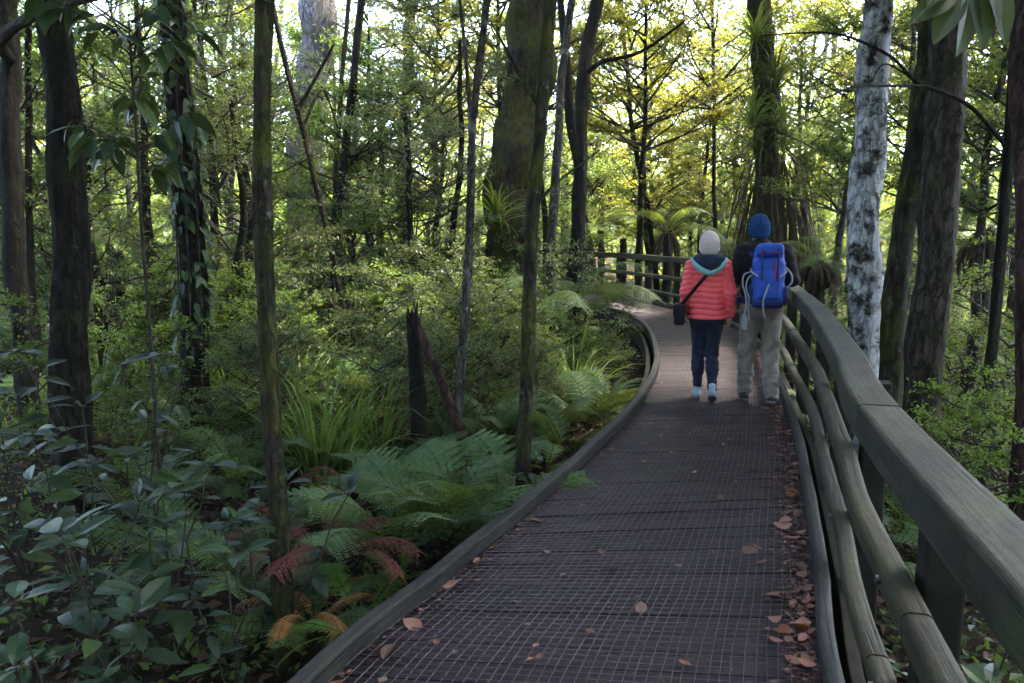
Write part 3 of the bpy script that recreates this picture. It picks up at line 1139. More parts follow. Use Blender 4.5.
# limbs seen against the light
limb(T["big"], [pix(528, 60, 12), pix(545, 10, 11.8), pix(575, -60, 11.6)], .16, .07, BARK["big"], seed=1)
limb(T["twin"], [pix(579, 165, 14), pix(570, 120, 13.8), pix(566, 60, 13.6), pix(560, 0, 13.4), pix(552, -60, 13.3)], .10, .05, BARK["dark"], seed=2)
limb(T["twin"], [pix(584, 75, 14), pix(602, 62, 13.6), pix(640, 52, 13.2), pix(684, 22, 12.8)], .05, .02, BARK["dark"], seed=3)
limb(T["diag"], [pix(298, 110, 10.5), pix(320, 70, 10.4), pix(334, 44, 10.3)], .03, .012, BARK["brown"], seed=4)
limb(T["diag"], [pix(302, 130, 10.5), pix(322, 90, 10.6), pix(338, 128, 10.9)], .025, .012, BARK["brown"], seed=5)
limb(T["mid"], [pix(405, 130, 17), pix(425, 105, 16.6), pix(452, 78, 16), pix(468, 40, 15.6)], .07, .025, BARK["moss"], seed=6)
limb(T["stem"], [pix(468, 250, 6.6), pix(471, 150, 6.7), pix(466, 60, 6.8), pix(455, -40, 6.9)], .026, .014, BARK["grey"], seed=7)
limb(T["gold"], [pix(648, 225, 18), pix(665, 195, 17.8), pix(690, 180, 17.5)], .035, .012, BARK["dark"], seed=8)
limb(T["thin_r"], [pix(1006, 146, 5.9), pix(967, 104, 5.8), pix(917, 82, 5.7), pix(890, 56, 5.65), pix(842, 35, 5.6), pix(800, 33, 5.6), pix(760, 36, 5.6)], .018, .004, BARK["dark"], "bare_branch", 9)
limb(T["thin_r"], [pix(925, 86, 5.7), pix(880, 86, 5.5), pix(850, 88, 5.3), pix(822, 98, 5.2), pix(812, 76, 5.2)], .011, .003, BARK["dark"], "bare_branch", 10)
limb(T["thin_r"], [pix(912, 78, 5.7), pix(885, 64, 5.75), pix(872, 80, 5.8)], .009, .003, BARK["dark"], "bare_branch", 11)
limb(T["edge"], [pix(10, 60, 7.5), pix(0, 40, 6.5), pix(40, 12, 5.6), pix(95, -4, 5.0)], .06, .03, BARK["dark"], seed=12)
limb(T["kerbside"], [pix(535, 205, 5.2), pix(560, 180, 5.3), pix(600, 150, 5.5)], .014, .005, BARK["moss"], seed=13)
limb(T["kerbside"], [pix(541, 110, 5.2), pix(512, 60, 5.1), pix(490, 20, 5.0)], .016, .006, BARK["moss"], seed=14)


# cushions of moss and filmy growth on the near trunks
G_MOSS = leaf_mat("moss_tuft", [(.030, .038, .008), (.06, .07, .012), (.085, .09, .014), (.035, .03, .012)], .3, .8, .15)


def moss(t, pts, depth, dia, n, seed, zlim=6.0):
    r = np.random.default_rng(seed)
    o = np.array(t.location)
    L = smooth_line(np.array([pix(x, y, depth) for x, y in pts]), 60)
    lo = np.array([L[0] + (L[0] - L[1]) * k for k in np.linspace((L[0][2] - o[2]) / max(1e-6, L[1][2] - L[0][2]) * .95, 0, 60)])
    L = np.concatenate([lo, L])
    L = L[L[:, 2] < zlim]
    m = n * 4
    ix = r.integers(0, len(L), m)
    a = r.uniform(0, 2 * PI, m)
    z = L[ix][:, 2]
    den = np.sin(z * 2.3 + seed) + .8 * np.sin(z * 5.1 + 2 * seed + np.sin(a)) + .7 * np.sin(a * 2 + z * 1.3 + seed) + r.normal(0, .35, m)
    k = np.argsort(-den)[:n]
    ix, a = ix[k], a[k]
    off = np.stack([np.cos(a), np.sin(a), np.zeros(n)], 1)
    P = L[ix] + off * (dia * .5 * r.uniform(.92, 1.12, n))[:, None] + np.array([0, 0, 1.0]) * r.normal(0, .02, (n, 1))
    D = nrm(off * .7 + r.normal(0, .5, (n, 3)) + np.array([0, 0, -.35]))
    g = Geo()
    scatter(g, LEAF_THIN, P, frames(D, nrm(off + r.normal(0, .4, (n, 3)))), r.uniform(.012, .04, n), 0)
    g.obj("moss", G_MOSS, t)


moss(T["slim"], [(286, 640), (276, 480), (270, 400), (262, 230), (264, 100), (266, 0)], 3.7, .092, 2600, 1)
moss(T["kerbside"], [(523, 480), (530, 300), (535, 200), (545, 60), (549, 0)], 5.2, .096, 2400, 2)
moss(T["left"], [(75, 400), (67, 230), (61, 100), (58, 0)], 5.6, .255, 3600, 3)
moss(T["vine"], [(194, 350), (189, 230), (181, 120), (172, 0)], 7.2, .26, 3200, 4)
moss(T["edge"], [(26, 360), (12, 200), (9, 50), (7, 0)], 7.5, .205, 2200, 5)
moss(T["lean"], [(888, 400), (905, 230), (921, 100), (930, 0)], 6.3, .188, 2600, 6)
moss(T["right"], [(924, 430), (937, 230), (946, 100), (951, 0)], 6.0, .275, 3000, 7)
moss(T["white"], [(861, 380), (865, 230), (871, 120), (875, 0)], 6.6, .27, 1200, 8)
moss(T["big"], [(506, 300), (511, 225), (523, 100), (534, 0)], 12.0, .76, 5200, 9, 8)
moss(T["stem"], [(456, 440), (467, 265), (474, 120), (487, 0)], 6.6, .078, 1300, 10)


# perching plants, trailing leaves and vines on those trunks
def strap_clump(label, loc, seed, n, L, w, mat, name="perching_plant", arch=2.2, spread=.75, group=None):
    o = blade_geo(seed, n, L, w, arch, spread).obj(name, mat)
    o.location = [float(c) for c in loc]
    return tag(o, label, "plant", group)


p_ = pix(497, 222, 11.5)
strap_clump("bright strap-leaved plant perched low on the massive dark trunk", p_ + np.array([0, -.05, 0]), 3, 60, .95, .016, G_FRESH)
for i, (x, y) in enumerate([(755, 40), (775, 90), (752, 125), (783, 135), (765, 150)]):
    strap_clump("strap-leaved plant perched on the tall draped trunk", pix(x, y, 14.7), 20 + i, 60, 1.15, .020, [G_MID, G_DARK, G_MID][i % 3], arch=3.0, spread=.95, group="perching plants on the draped trunk")
# hanging skirt of dead fronds below them
r_ = np.random.default_rng(44)
g = Geo()
for k in range(170):
    a = r_.uniform(0, 2 * PI)
    z0 = r_.uniform(2.1, 3.5)
    rr = r_.uniform(.25, .6)
    L_ = r_.uniform(.9, 1.7)
    q = [(rr * math.cos(a), rr * math.sin(a), z0)]
    for i in range(1, 6):
        t = i / 5
        q.append(((rr + .35 * t ** .6) * math.cos(a + .15 * t), (rr + .35 * t ** .6) * math.sin(a + .15 * t), z0 + .1 * t - L_ * t ** 1.4))
    V = []
    for p in q:
        s_ = np.array([-math.sin(a), math.cos(a), 0]) * .018
        V += [np.array(p) - s_, np.array(p) + s_]
    g.add(V, [(2 * i, 2 * i + 1, 2 * i + 3, 2 * i + 2) for i in range(5)], 0, True)
sk = g.obj("dead_frond_skirt", G_SKIRT, T["perch"])
sk.location = (0, 0, .2)

r_ = np.random.default_rng(7)
g = Geo()
tp = [pix(x, y, 7.2) for x, y in [(194, 350), (189, 230), (181, 120), (172, 0)]]
TP = smooth_line(tp, 30)
n = 260
ix = r_.integers(0, len(TP), n)
a = r_.uniform(-2.6, .4, n)
off = np.stack([np.cos(a), np.sin(a), np.zeros(n)], 1)
P = TP[ix] + off * .155
D = nrm(off * .55 + np.array([.2, 0, -.75]) + r_.normal(0, .3, (n, 3)))
scatter(g, LEAF_NEAR2, P, frames(D, off), r_.uniform(.07, .15, n), 0, True)
for k in range(3):
    add_tube(g, TP[::6] + np.array([math.cos(-1.9 + k * .6), math.sin(-1.9 + k * .6), 0]) * .165, .008, 5, 1)
tag(g.obj("climbing_vine", [G_GLOSSY, TWIG]), "leafy vine climbing the dark leaning trunk", "vine")

# ------------------------------------------------------------------ tree ferns
FR_TF = [frond_mesh("tree_fern_frond", 70 + i, 1.9, 1.35, [G_TREEFERN, TWIG], npairs=24, wid=.24, up=.75, pinnules=9, droop=.25) for i in range(2)]


def tree_fern(label, loc, h, rad, nfr, sc, seed, skirt=True, lean=(0, 0), group=None):
    r = np.random.default_rng(seed)
    t = empty("tree_fern", loc)
    tag(t, label, "tree fern", group)
    line = [(lean[0] * k, lean[1] * k, -.1 + (h + .1) * k) for k in (0, .3, .65, 1)]
    trunk_geo(line, rad, rad * .8, 1.5, 10, seed, .08).obj("trunk", BARK["dark"], t)
    for k in range(nfr):
        link("frond", FR_TF[k % 2], t, (lean[0], lean[1], h - .03), (r.normal(0, .12), r.uniform(-.25, .35), k * 2 * PI / nfr * 1.0 + r.normal(0, .2)), sc * r.uniform(.8, 1.1))
    if skirt:
        g = Geo()
        for k in range(60):
            a = r.uniform(0, 2 * PI)
            L_ = r.uniform(.4, 1.0) * sc
            V = []
            for i in range(5):
                q = i / 4
                p = np.array([(rad + .22 * math.sin(q * 2)) * math.cos(a), (rad + .22 * math.sin(q * 2)) * math.sin(a), h - .02 - L_ * q])
                s_ = np.array([-math.sin(a), math.cos(a), 0]) * .02
                V += [p - s_, p + s_]
            g.add(V, [(2 * i, 2 * i + 1, 2 * i + 3, 2 * i + 2) for i in range(4)], 0, True)
        s_ = g.obj("dead_skirt", G_SKIRT, t)
        s_.location = (lean[0], lean[1], 0)
    return t


def ground_at(px, depth):
    p = pix(px, 300, depth)
    return np.array([p[0], p[1], float(gz(p[0], p[1]))])


tree_fern("tree fern with brown fibrous trunk beyond the handrail right of the blue-hatted walker", ground_at(815, 11.5), 1.6, .14, 9, .5, 1)
for i, (x, d, h, s_, lab) in enumerate([
        (665, 18, 2.0, 1.0, "bright tree fern behind the far handrail left of the woman"),
        (622, 20, 1.7, 1.0, "low tree fern spreading behind the far end of the handrail"),
        (600, 24, 3.4, 1.1, "tall far tree fern above the handrail's far end"),
        (450, 19, 2.3, 1.0, "tree fern in the middle distance left of the massive trunk"),
        (352, 15, 1.5, .9, "low tree fern behind the thin leaning pair of trunks"),
        (120, 13, 1.7, 1.0, "low tree fern glowing behind the second trunk from left"),
        (980, 11, 2.2, .9, "shaded tree fern at far right beyond the two dark trunks"),
        (905, 15, 1.6, 1.0, "low tree fern seen between white-lichened trunk and dark trunks")]):
    tree_fern(lab, ground_at(x, d), h, .11, 12, s_, 30 + i, i % 2 == 0)
# fronds arching over the kerb from the massive trunk's foot
tree_fern("short tree fern arching over the kerb at the boardwalk bend", ground_at(556, 10.2), 1.05, .1, 11, .72, 60, False)

# ------------------------------------------------------------------ other trees of the wood
rt = np.random.default_rng(101)
kinds = [
    ("slender tree with olive yellow foliage in the middle distance", C_MIDY, "dark", "olive trees behind"),
    ("slender tree with dark mid green foliage in the middle distance", C_MIDG, "brown", "green trees behind"),
    ("slender tree with fresh light green foliage in the middle distance", C_MIDF, "grey", "light green trees behind"),
    ("slender tree with narrow grey green foliage in the middle distance", C_MIDR, "dark", "grey green trees behind")]
TRM = {}
for k, (lab, cr, bk, grp) in enumerate(kinds):
    for v in range(2):
        r_ = np.random.default_rng(200 + k * 5 + v)
        pts = np.array([(0, 0, -.15), (.05, .02, 2), (r_.normal(0, .12), r_.normal(0, .12), 4.5), (r_.normal(0, .2), r_.normal(0, .2), 7.5)])
        TRM[k, v] = (trunk_geo(pts, .075, .025, 1.4, 9, k * 9 + v).mesh("slender_trunk", [BARK[bk]]), cr[v % len(cr)], lab, grp)
# hand picked spots (pixel column, distance, kind, crown height, scale)
spots = []
for x, d, k, cz, sc in [
        (95, 9.5, 3, .9, .8), (225, 10, 3, 1.0, .85), (250, 11.5, 3, 1.2, .9), (355, 12.5, 2, 1.0, .9), (410, 12, 3, 1.1, .85), (445, 13, 3, 2.2, .9), (375, 16, 3, 2.4, 1.1), (320, 17, 2, 1.6, 1.2), (255, 15, 2, 1.4, 1.0), (200, 16, 3, 2.6, 1.1),
        (60, 11, 2, 1.0, .8), (10, 15, 2, 1.6, 1.1), (140, 17, 2, 1.5, 1.2), (465, 20, 2, 1.5, 1.2), (590, 21, 2, 1.2, 1.0), (668, 23, 2, 1.0, 1.2), (720, 25, 2, 1.0, 1.4), (755, 18, 2, 1.2, .9), (540, 22, 2, 2.2, 1.2), (610, 19, 0, 1.6, .8), (700, 19, 0, 2.0, .8),
        (30, 12, 1, 2.2, 1.0), (110, 14, 3, 2.4, 1.1), (150, 10.5, 1, 3.0, .8), (215, 12, 3, 2.6, 1.0), (235, 17, 2, 3.2, 1.2), (385, 14.5, 3, 2.0, .9), (372, 14, 2, 1.8, .9), (340, 19, 3, 2.8, 1.2),
        (430, 15, 3, 1.6, .8), (440, 20, 0, 4.2, 1.3), (395, 22, 0, 3.2, 1.1), (500, 17, 0, 4.4, 1.1), (545, 17, 0, 4.4, 1.1), (600, 18, 0, 3.6, 1.2), (640, 23, 0, 2.4, 1.2), (690, 26, 0, 3.6, 1.3),
        (575, 25, 2, 2.6, 1.5), (735, 20, 2, 3.4, 1.0), (790, 18, 2, 2.4, 1.1), (800, 22, 0, 4.5, 1.4), (835, 14, 2, 2.2, .9), (850, 20, 3, 3.4, 1.3), (905, 12, 2, 2.4, .9), (900, 18, 0, 4.2, 1.3),
        (975, 9.5, 1, 2.2, .75), (1010, 12, 1, 3.0, 1.0), (960, 15, 2, 3.4, 1.1), (1040, 9, 1, 1.8, .8), (-20, 9, 1, 2.0, .9), (70, 19, 2, 3.0, 1.4), (180, 21, 2, 3.4, 1.4), (270, 24, 0, 4.5, 1.5), (480, 27, 2, 3.5, 1.6),
        (760, 27, 0, 4.0, 1.6), (15, 24, 2, 4.0, 1.6), (130, 27, 0, 5.0, 1.6), (650, 28, 0, 5.5, 1.8), (990, 20, 0, 4.6, 1.5), (930, 25, 0, 4.5, 1.7)]:
    spots.append((x, d, k, cz, sc))
for i, (x, d, k, cz, sc) in enumerate(spots):
    b = ground_at(x, d)
    if deck_dist(b[0], b[1]) < .5:
        b[0] += .9
    tm, cm, lab, grp = TRM[k, i % 2]
    t = empty("tree", b, rt.uniform(0, 6.28))
    tag(t, lab, "tree", grp)
    link("trunk", tm, t, None, (0, 0, 0), (1.1, 1.1, (cz + 3.2 * sc) / 7.5))
    link("crown", cm, t, (0, 0, cz), (0, 0, rt.uniform(0, 6)), sc)

# unseen tall trees added so their crowns shade the deck and foreground
for i, (x, y, z, k, sc) in enumerate([
        (-5.2, 1.5, 5.6, 1, 1.25), (-3.6, -1.5, 5.8, 0, 1.2), (-9, 7, 6.0, 1, 1.35), (-7, -4, 6.0, 0, 1.3), (3.6, -2.5, 6.0, 1, 1.2), (4.6, 3.0, 6.2, 0, 1.25), (-1.5, -3.5, 5.8, 1, 1.1),
        (7.6, 7.5, 6.4, 1, 1.3), (0.9, -6, 6.6, 0, 1.5), (-12, 9, 6.6, 1, 1.2), (4.2, 0.2, 5.6, 1, 1.0), (-3.6, 2.4, 4.7, 1, 1.0), (-1.9, -0.6, 4.6, 1, .9), (11.5, 13, 7, 0, 1.3), (6.75, 12.8, 7.0, 0, 1.1), (7.9, 15.6, 7.6, 0, 1.0)]):
    b = np.array([x, y, float(gz(x, y))])
    t = empty("shade_tree", b, i * 1.3)
    tag(t, "added tall tree out of view whose crown shades the walk and undergrowth", "tree", "added shade trees out of view")
    trunk_geo([(0, 0, -.15), (.1, 0, 2.5), (.05, .12, z - b[2] + 1.5)], .11, .07, 1.4, 12, 300 + i).obj("trunk", BARK[("dark", "moss", "brown")[i % 3]], t)
    link("crown", (C_CANOPY[i % 2] if k == 0 else C_DARK[0]), t, (0, 0, z - b[2] - .4), (0, 0, i * 2.1), sc)

# ------------------------------------------------------------------ the wood beyond and added shade foliage behind the camera: one mass
def leaf_cloud(g, r, C, rad, n, size, shape=LEAF_ROUND, mat=0, flat=.8):
    D = rand_dirs(r, n)
    R = rad * r.uniform(.25, 1, n) ** .5
    K = np.sin(D[:, 0] * 5 + C[0]) * np.sin(D[:, 1] * 5 + C[1]) * np.sin(D[:, 2] * 6 + C[2])
    R = R * (1 + .35 * K)
    P = np.asarray(C) + D * R[:, None] * np.array([1, 1, flat])
    ld = nrm(D + r.normal(0, .5, (n, 3)) + np.array([0, 0, -.4]))
    scatter(g, shape, P, frames(ld, nrm(np.array([0, 0, 1.0]) + r.normal(0, .5, (n, 3)))), size * r.uniform(.6, 1.3, n), mat)


rf = np.random.default_rng(77)
g = Geo()
for k in range(640):
    a = rf.uniform(-.95, .95)
    d = rf.uniform(25, 58)
    x, y = d * math.sin(a), d * math.cos(a)
    zg = float(gz(x, y))
    top = rf.uniform(1.5, 5.5) if k % 3 else rf.uniform(5, 13)
    c = (x, y, zg + top * rf.uniform(.45, 1.0))
    if abs(a - .16) < .2 and c[2] > 8.5:
        continue
    rad = rf.uniform(1.4, 2.8)
    leaf_cloud(g, rf, c, rad, int(420 * rad / 2), .15 * (.8 + d / 90), LEAF_ROUND, int(rf.choice([0, 1, 2, 3], p=[.3, .3, .25, .15])), .9)
    if k % 6 == 0:
        add_tube(g, [(x, y, zg - .1), (x + rf.normal(0, .3), y, zg + c[2])], [.16, .07], 7, 4)
for k in range(16):
    a = rf.uniform(-.8, .8)
    d = rf.uniform(22, 50)
    x, y = d * math.sin(a), d * math.cos(a)
    zg = float(gz(x, y))
    add_tube(g, [(x, y, zg - .1), (x + rf.normal(0, .3), y + .1, zg + 5), (x + rf.normal(0, .7), y, zg + 14)], [.2, .14, .08], 8, 4)
for k in range(250):  # unseen leaf clumps added behind and beside the camera to cut sky light
    a = rf.uniform(PI * .38, PI * 1.62)
    d = rf.uniform(7.5, 14)
    x, y = d * math.sin(a), d * math.cos(a)
    zg = float(gz(x, y))
    leaf_cloud(g, rf, (x, y, zg + rf.uniform(.5, 10.5)), rf.uniform(1.3, 2.2), 420, .17, LEAF_ROUND, int(rf.choice([0, 3])), .9)
stuff(tag(g.obj("forest_and_shade_wall", [G_MID, G_YELLOW, G_FRESH, G_GREY, BARK["grey"]]), "far wall of green and olive forest closing the view, with added shade foliage behind the camera", "forest"))

# ------------------------------------------------------------------ undergrowth nobody could count
ru = np.random.default_rng(88)
g = Geo()
n_u = 0
tries = 0
while n_u < 1500 and tries < 9000:
    tries += 1
    if ru.uniform() < .68:
        y = 2.2 + 21 * ru.uniform() ** .8
        x = ru.uniform(-.75, .2) * (y + 2)
        if y > 15:
            x = ru.uniform(-.7, .75) * y
    else:
        y = 2.0 + 18 * ru.uniform()
        x = ru.uniform(.05, .78) * (y + 2)
    dd = deck_dist(x, y)
    if dd < .38:
        continue
    z = float(gz(x, y))
    far = min(1, max(0, (y - 3.5) / 8))
    h = ru.uniform(.10, .32) + far * ru.uniform(.05, .75) * min(1, dd / 1.6)
    n = int(46 + 60 * h)
    D = rand_dirs(ru, n, -.1, 1)
    P = np.array([x, y, z]) + D * np.array([.30 + .25 * h, .30 + .25 * h, h]) * ru.uniform(.3, 1, (n, 1)) ** .6
    ld = nrm(D * np.array([1, 1, .4]) + ru.normal(0, .4, (n, 3)))
    m = int(ru.choice([0, 1, 2, 3], p=[.34, .22, .34, .10])) if y > 5.2 else int(ru.choice([0, 2, 3], p=[.4, .2, .4]))
    scatter(g, [LEAF_FAR, LEAF_FAR, LEAF_THIN, LEAF_FAR][m], P, frames(ld, nrm(np.array([0, 0, 1.0]) + ru.normal(0, .35, (n, 3)))), ru.uniform(.03, .075) * ru.uniform(.7, 1.3, n), m)
    k = 6
    A = np.repeat(np.array([[x, y, z - .03]]), k, 0)
    twigs(g, A, P[:k], .004, 4)
    n_u += 1
stuff(tag(g.obj("undergrowth", [G_MID, G_FRESH, G_GREY, G_DARK, TWIG]), "low leafy undergrowth covering the forest floor", "undergrowth"))

# dead leaves on the forest floor
n = 15000
y = 1.2 + 13 * ru.uniform(0, 1, n) ** .9
x = ru.uniform(-.8, .8, n) * (y + 2.2)
ok = np.array([deck_dist(a, b) > .1 for a, b in zip(x, y)])
x, y = x[ok], y[ok]
n = len(x)
P = np.stack([x, y, gz(x, y) + ru.uniform(.004, .045, n)], 1)
g = Geo()
scatter(g, LEAF_FAR, P, frames(rand_dirs(ru, n, -.3, .3), nrm(np.array([0, 0, 1.0]) + ru.normal(0, .4, (n, 3)))), ru.uniform(.04, .11, n), 0)
stuff(tag(g.obj("leaf_litter", G_LITTER), "brown dead leaf litter over the dark forest floor", "leaf litter"))
# fallen twigs lying in the litter
n = 500
y = 1.5 + 9 * ru.uniform(0, 1, n)
x = ru.uniform(-.8, .75, n) * (y + 2)
ok = np.array([deck_dist(a, b) > .35 for a, b in zip(x, y)])
A = np.stack([x, y, gz(x, y) + .03], 1)[ok]
D = rand_dirs(ru, len(A), -.05, .5)
g = Geo()
twigs(g, A, A + D * ru.uniform(.15, .6, (len(A), 1)), ru.uniform(.003, .008, len(A)), 0)
stuff(tag(g.obj("twig_litter", TWIG), "thin fallen twigs strewn through the undergrowth", "twigs"))

# ------------------------------------------------------------------ shrubs
SHR = {}


def shrub(kind, v, loc, sc, label, group=None, rz=0.0):
    o = link("shrub", C_SHRUB[kind][v % len(C_SHRUB[kind])], None, loc, (0, 0, rz), sc)
    return tag(o, label, "shrub", group)


rs = np.random.default_rng(66)
named = [
    (455, 8.6, "grey", 1.15, "rounded grey-green shrub behind the thin grey stem"),
    (430, 10.5, "grey", 1.35, "tall pale shrub left of the massive trunk"),
    (395, 9.5, "fresh", 1.1, "light green shrub behind the broken stump"),
    (350, 11.0, "grey", 1.3, "pale leafy shrub below the thin leaning pair of trunks"),
    (500, 9.0, "fresh", .95, "light green shrub in front of the massive trunk"),
    (478, 7.4, "grey", .75, "small grey-green shrub right of the thin grey stem"),
    (575, 9.8, "mid", .8, "leafy shrub on the inside of the boardwalk bend"),
    (975, 5.2, "fresh", .82, "bright green shrub beside the near handrail at right"),
    (1012, 4.6, "fresh", .75, "bright green shrub at the right edge beyond the top rail"),
    (955, 7.4, "mid", .95, "shaded shrub behind the broad dark trunk's foot"),
    (1015, 7.0, "mid", 1.3, "tall shaded shrub by the right edge behind thin sapling"),
    (905, 9.0, "fresh", 1.0, "light green shrub glimpsed behind the two dark trunks"),
    (830, 9.2, "fresh", .85, "light green shrub beyond the rail right of the blue backpack"),
    (120, 8.4, "fresh", .95, "light green shrub between second trunk and vine-clad trunk"),
    (230, 9.0, "fresh", 1.1, "light green shrub right of the vine-clad trunk"),
    (240, 6.6, "grey", .8, "small grey shrub between vine-clad trunk and slim mossy trunk"),
    (30, 6.6, "mid", .9, "dark shrub at the foot of the leftmost trunk"),
    (150, 6.0, "mid", .7, "low shrub at the foot of the vine-clad trunk"),
    (330, 6.6, "mid", .62, "low shrub beside the tall sedge clump"),
    (612, 12.5, "mid", .8, "shrub pressed against the outer handrail bend"),
]
for x, d, k, sc, lab in named:
    b = ground_at(x, d)
    shrub(k, int(x), b, sc, lab, None, rs.uniform(0, 6))
ra_ = np.random.default_rng(1234)
for k in range(52):
    d = ra_.uniform(6.4, 13.5)
    x = ra_.uniform(185, 560)
    b = ground_at(x, d)
    if deck_dist(b[0], b[1]) < .9:
        continue
    kd = ["fresh", "grey", "grey", "mid"][k % 4]
    shrub(kd, k, b, ra_.uniform(.6, 1.0) * (.8 + d / 30), {"fresh": "light green bush in the thicket left of the boardwalk", "grey": "pale grey-green bush in the thicket left of the boardwalk", "mid": "mid green bush in the thicket left of the boardwalk"}[kd], kd + " bushes of the left thicket", ra_.uniform(0, 6))
glab = {"fresh": "light green leafy shrub among the undergrowth behind", "grey": "pale grey-green shrub among the undergrowth behind", "mid": "mid green shrub among the undergrowth behind"}
cnt = 0
while cnt < 95:
    d = rs.uniform(8.5, 26)
    x = rs.uniform(-60, 1090)
    b = ground_at(x, d)
    if deck_dist(b[0], b[1]) < .75:
        continue
    k = ["fresh", "grey", "mid"][int(rs.choice(3, p=[.4, .35, .25]))]
    shrub(k, cnt, b, rs.uniform(.75, 1.35) * (1 + max(0, d - 14) * .03), glab[k], k + " shrubs behind", rs.uniform(0, 6))
    cnt += 1

# ------------------------------------------------------------------ ferns
FRN = {
    "green": [frond_mesh("fern_frond", 80 + i, .85, 1.0, [G_FERN, TWIG], npairs=13, wid=.26, up=.75, pinnules=7, droop=.15) for i in range(3)],
    "bright": [frond_mesh("fern_frond_bright", 84 + i, .8, .9, [G_FERNB, TWIG], npairs=13, wid=.22, up=.55, pinnules=7, droop=.1) for i in range(2)],
    "red": [frond_mesh("fern_frond_red", 87 + i, .85, 1.5, [G_RED, TWIG], npairs=16, wid=.20, up=.8, pinnules=7, droop=.28) for i in range(2)],
    "orange": [frond_mesh("fern_frond_orange", 90 + i, .8, 1.4, [G_ORANGE, TWIG], npairs=16, wid=.18, up=.7, pinnules=7, droop=.3) for i in range(2)],
}


def fern(label, loc, kind, n, sc, seed, up=(0, .3), az=None, spread=PI, group=None, lift=0.0):
    r = np.random.default_rng(seed)
    t = empty("fern", loc)
    tag(t, label, "fern", group)
    for k in range(n):
        a = k * 2 * PI / n + r.normal(0, .25) if az is None else az + r.uniform(-spread, spread)
        link("frond", FRN[kind][k % len(FRN[kind])], t, (0, 0, .02 + lift), (r.normal(0, .15), -r.uniform(*up), a), sc * r.uniform(.75, 1.1))
    return t


rfn = np.random.default_rng(55)
nf = [
    # px, depth, kind, fronds, scale, label
    (300, 3.55, "green", 7, .62, "small green fern at the foot of the slim mossy trunk"),
    (318, 3.9, "red", 7, .72, "dead purplish-red fern with drooping fronds right of the slim mossy trunk"),
    (300, 3.5, "orange", 6, .5, "dead orange fern below the purplish-red fern"),
    (345, 4.9, "red", 6, .62, "dead pinkish-red fern below the tall sedge clump"),
    (275, 4.3, "red", 5, .5, "small withered red fern left of the slim mossy trunk"),
    (395, 4.3, "green", 9, .95, "large green fern spreading left of the kerb, nearest the red fern"),
    (440, 4.55, "green", 10, 1.0, "large green fern in the middle of the fern bed beside the kerb"),
    (492, 4.75, "green", 10, .95, "large green fern overhanging the kerb before the slender mossy trunk"),
    (420, 5.3, "green", 9, .9, "green fern behind the fern bed near the broken stump"),
    (480, 5.7, "green", 8, .8, "green fern behind the slender kerbside trunk's foot"),
    (545, 5.9, "bright", 6, .6, "small bright fern against the kerb right of the slender trunk"),
    (568, 6.6, "green", 9, .9, "green fern with layered fronds beside the curving kerb"),
    (590, 7.6, "green", 10, 1.0, "wide pale fern reaching the kerb near the bend"),
    (545, 7.4, "green", 9, .95, "green fern behind the layered kerbside fern"),
    (612, 8.4, "green", 8, .8, "green fern nearest the kerb's sharpest bend"),
    (500, 7.0, "green", 8, .9, "green fern left of the layered kerbside fern"),
    (355, 3.55, "bright", 5, .55, "bright green fern sprouting beneath the purplish-red fern"),
    (395, 3.95, "bright", 5, .5, "small bright fern close to the kerb under the big ferns"),
    (180, 4.2, "green", 8, .85, "shaded grey-green fern lying low behind the glossy bush"),
    (235, 3.9, "green", 7, .8, "flat shaded fern left of the slim mossy trunk"),
    (130, 5.2, "green", 8, .9, "shaded fern in front of the vine-clad trunk"),
    (225, 5.6, "green", 8, .8, "fern right of the vine-clad trunk's foot"),
    (930, 5.0, "green", 8, .8, "fern at the broad dark trunk's foot beyond the top rail"),
    (985, 4.2, "green", 7, .7, "fern below the bright shrub beyond the top rail"),
    (880, 6.0, "green", 7, .75, "fern between white-lichened trunk and handrail"),
    (835, 7.5, "green", 8, .8, "fern under the handrail beyond the white-lichened trunk"),
    (800, 9.5, "green", 8, .9, "fern behind the handrail beside the blue backpack"),
]
for i, (x, d, k, n, sc, lab) in enumerate(nf):
    b = ground_at(x, d)
    dd = deck_dist(b[0], b[1])
    fern(lab, b, k, n, sc, 500 + i, (-.05, .45) if k in ("green", "bright") else (-.1, .3), lift=.12 if k in ("green",) else (.30 if k == "red" else .2))
b = pix(352, 640, 3.25)
fern("single bright green frond lying beside the kerb at the bottom", b, "bright", 2, .5, 700, (-.5, -.35), PI - .15, .25)
cnt = 0
while cnt < 46:
    d = rfn.uniform(6, 16)
    x = rfn.uniform(-30, 1050)
    b = ground_at(x, d)
    if deck_dist(b[0], b[1]) < .6:
        continue
    fern("green fern growing among the undergrowth behind the nearer ferns", b, "green" if cnt % 4 else "bright", 8, rfn.uniform(.7, 1.15), 900 + cnt, (-.05, .5), group="ferns in the undergrowth", lift=.12)
    cnt += 1

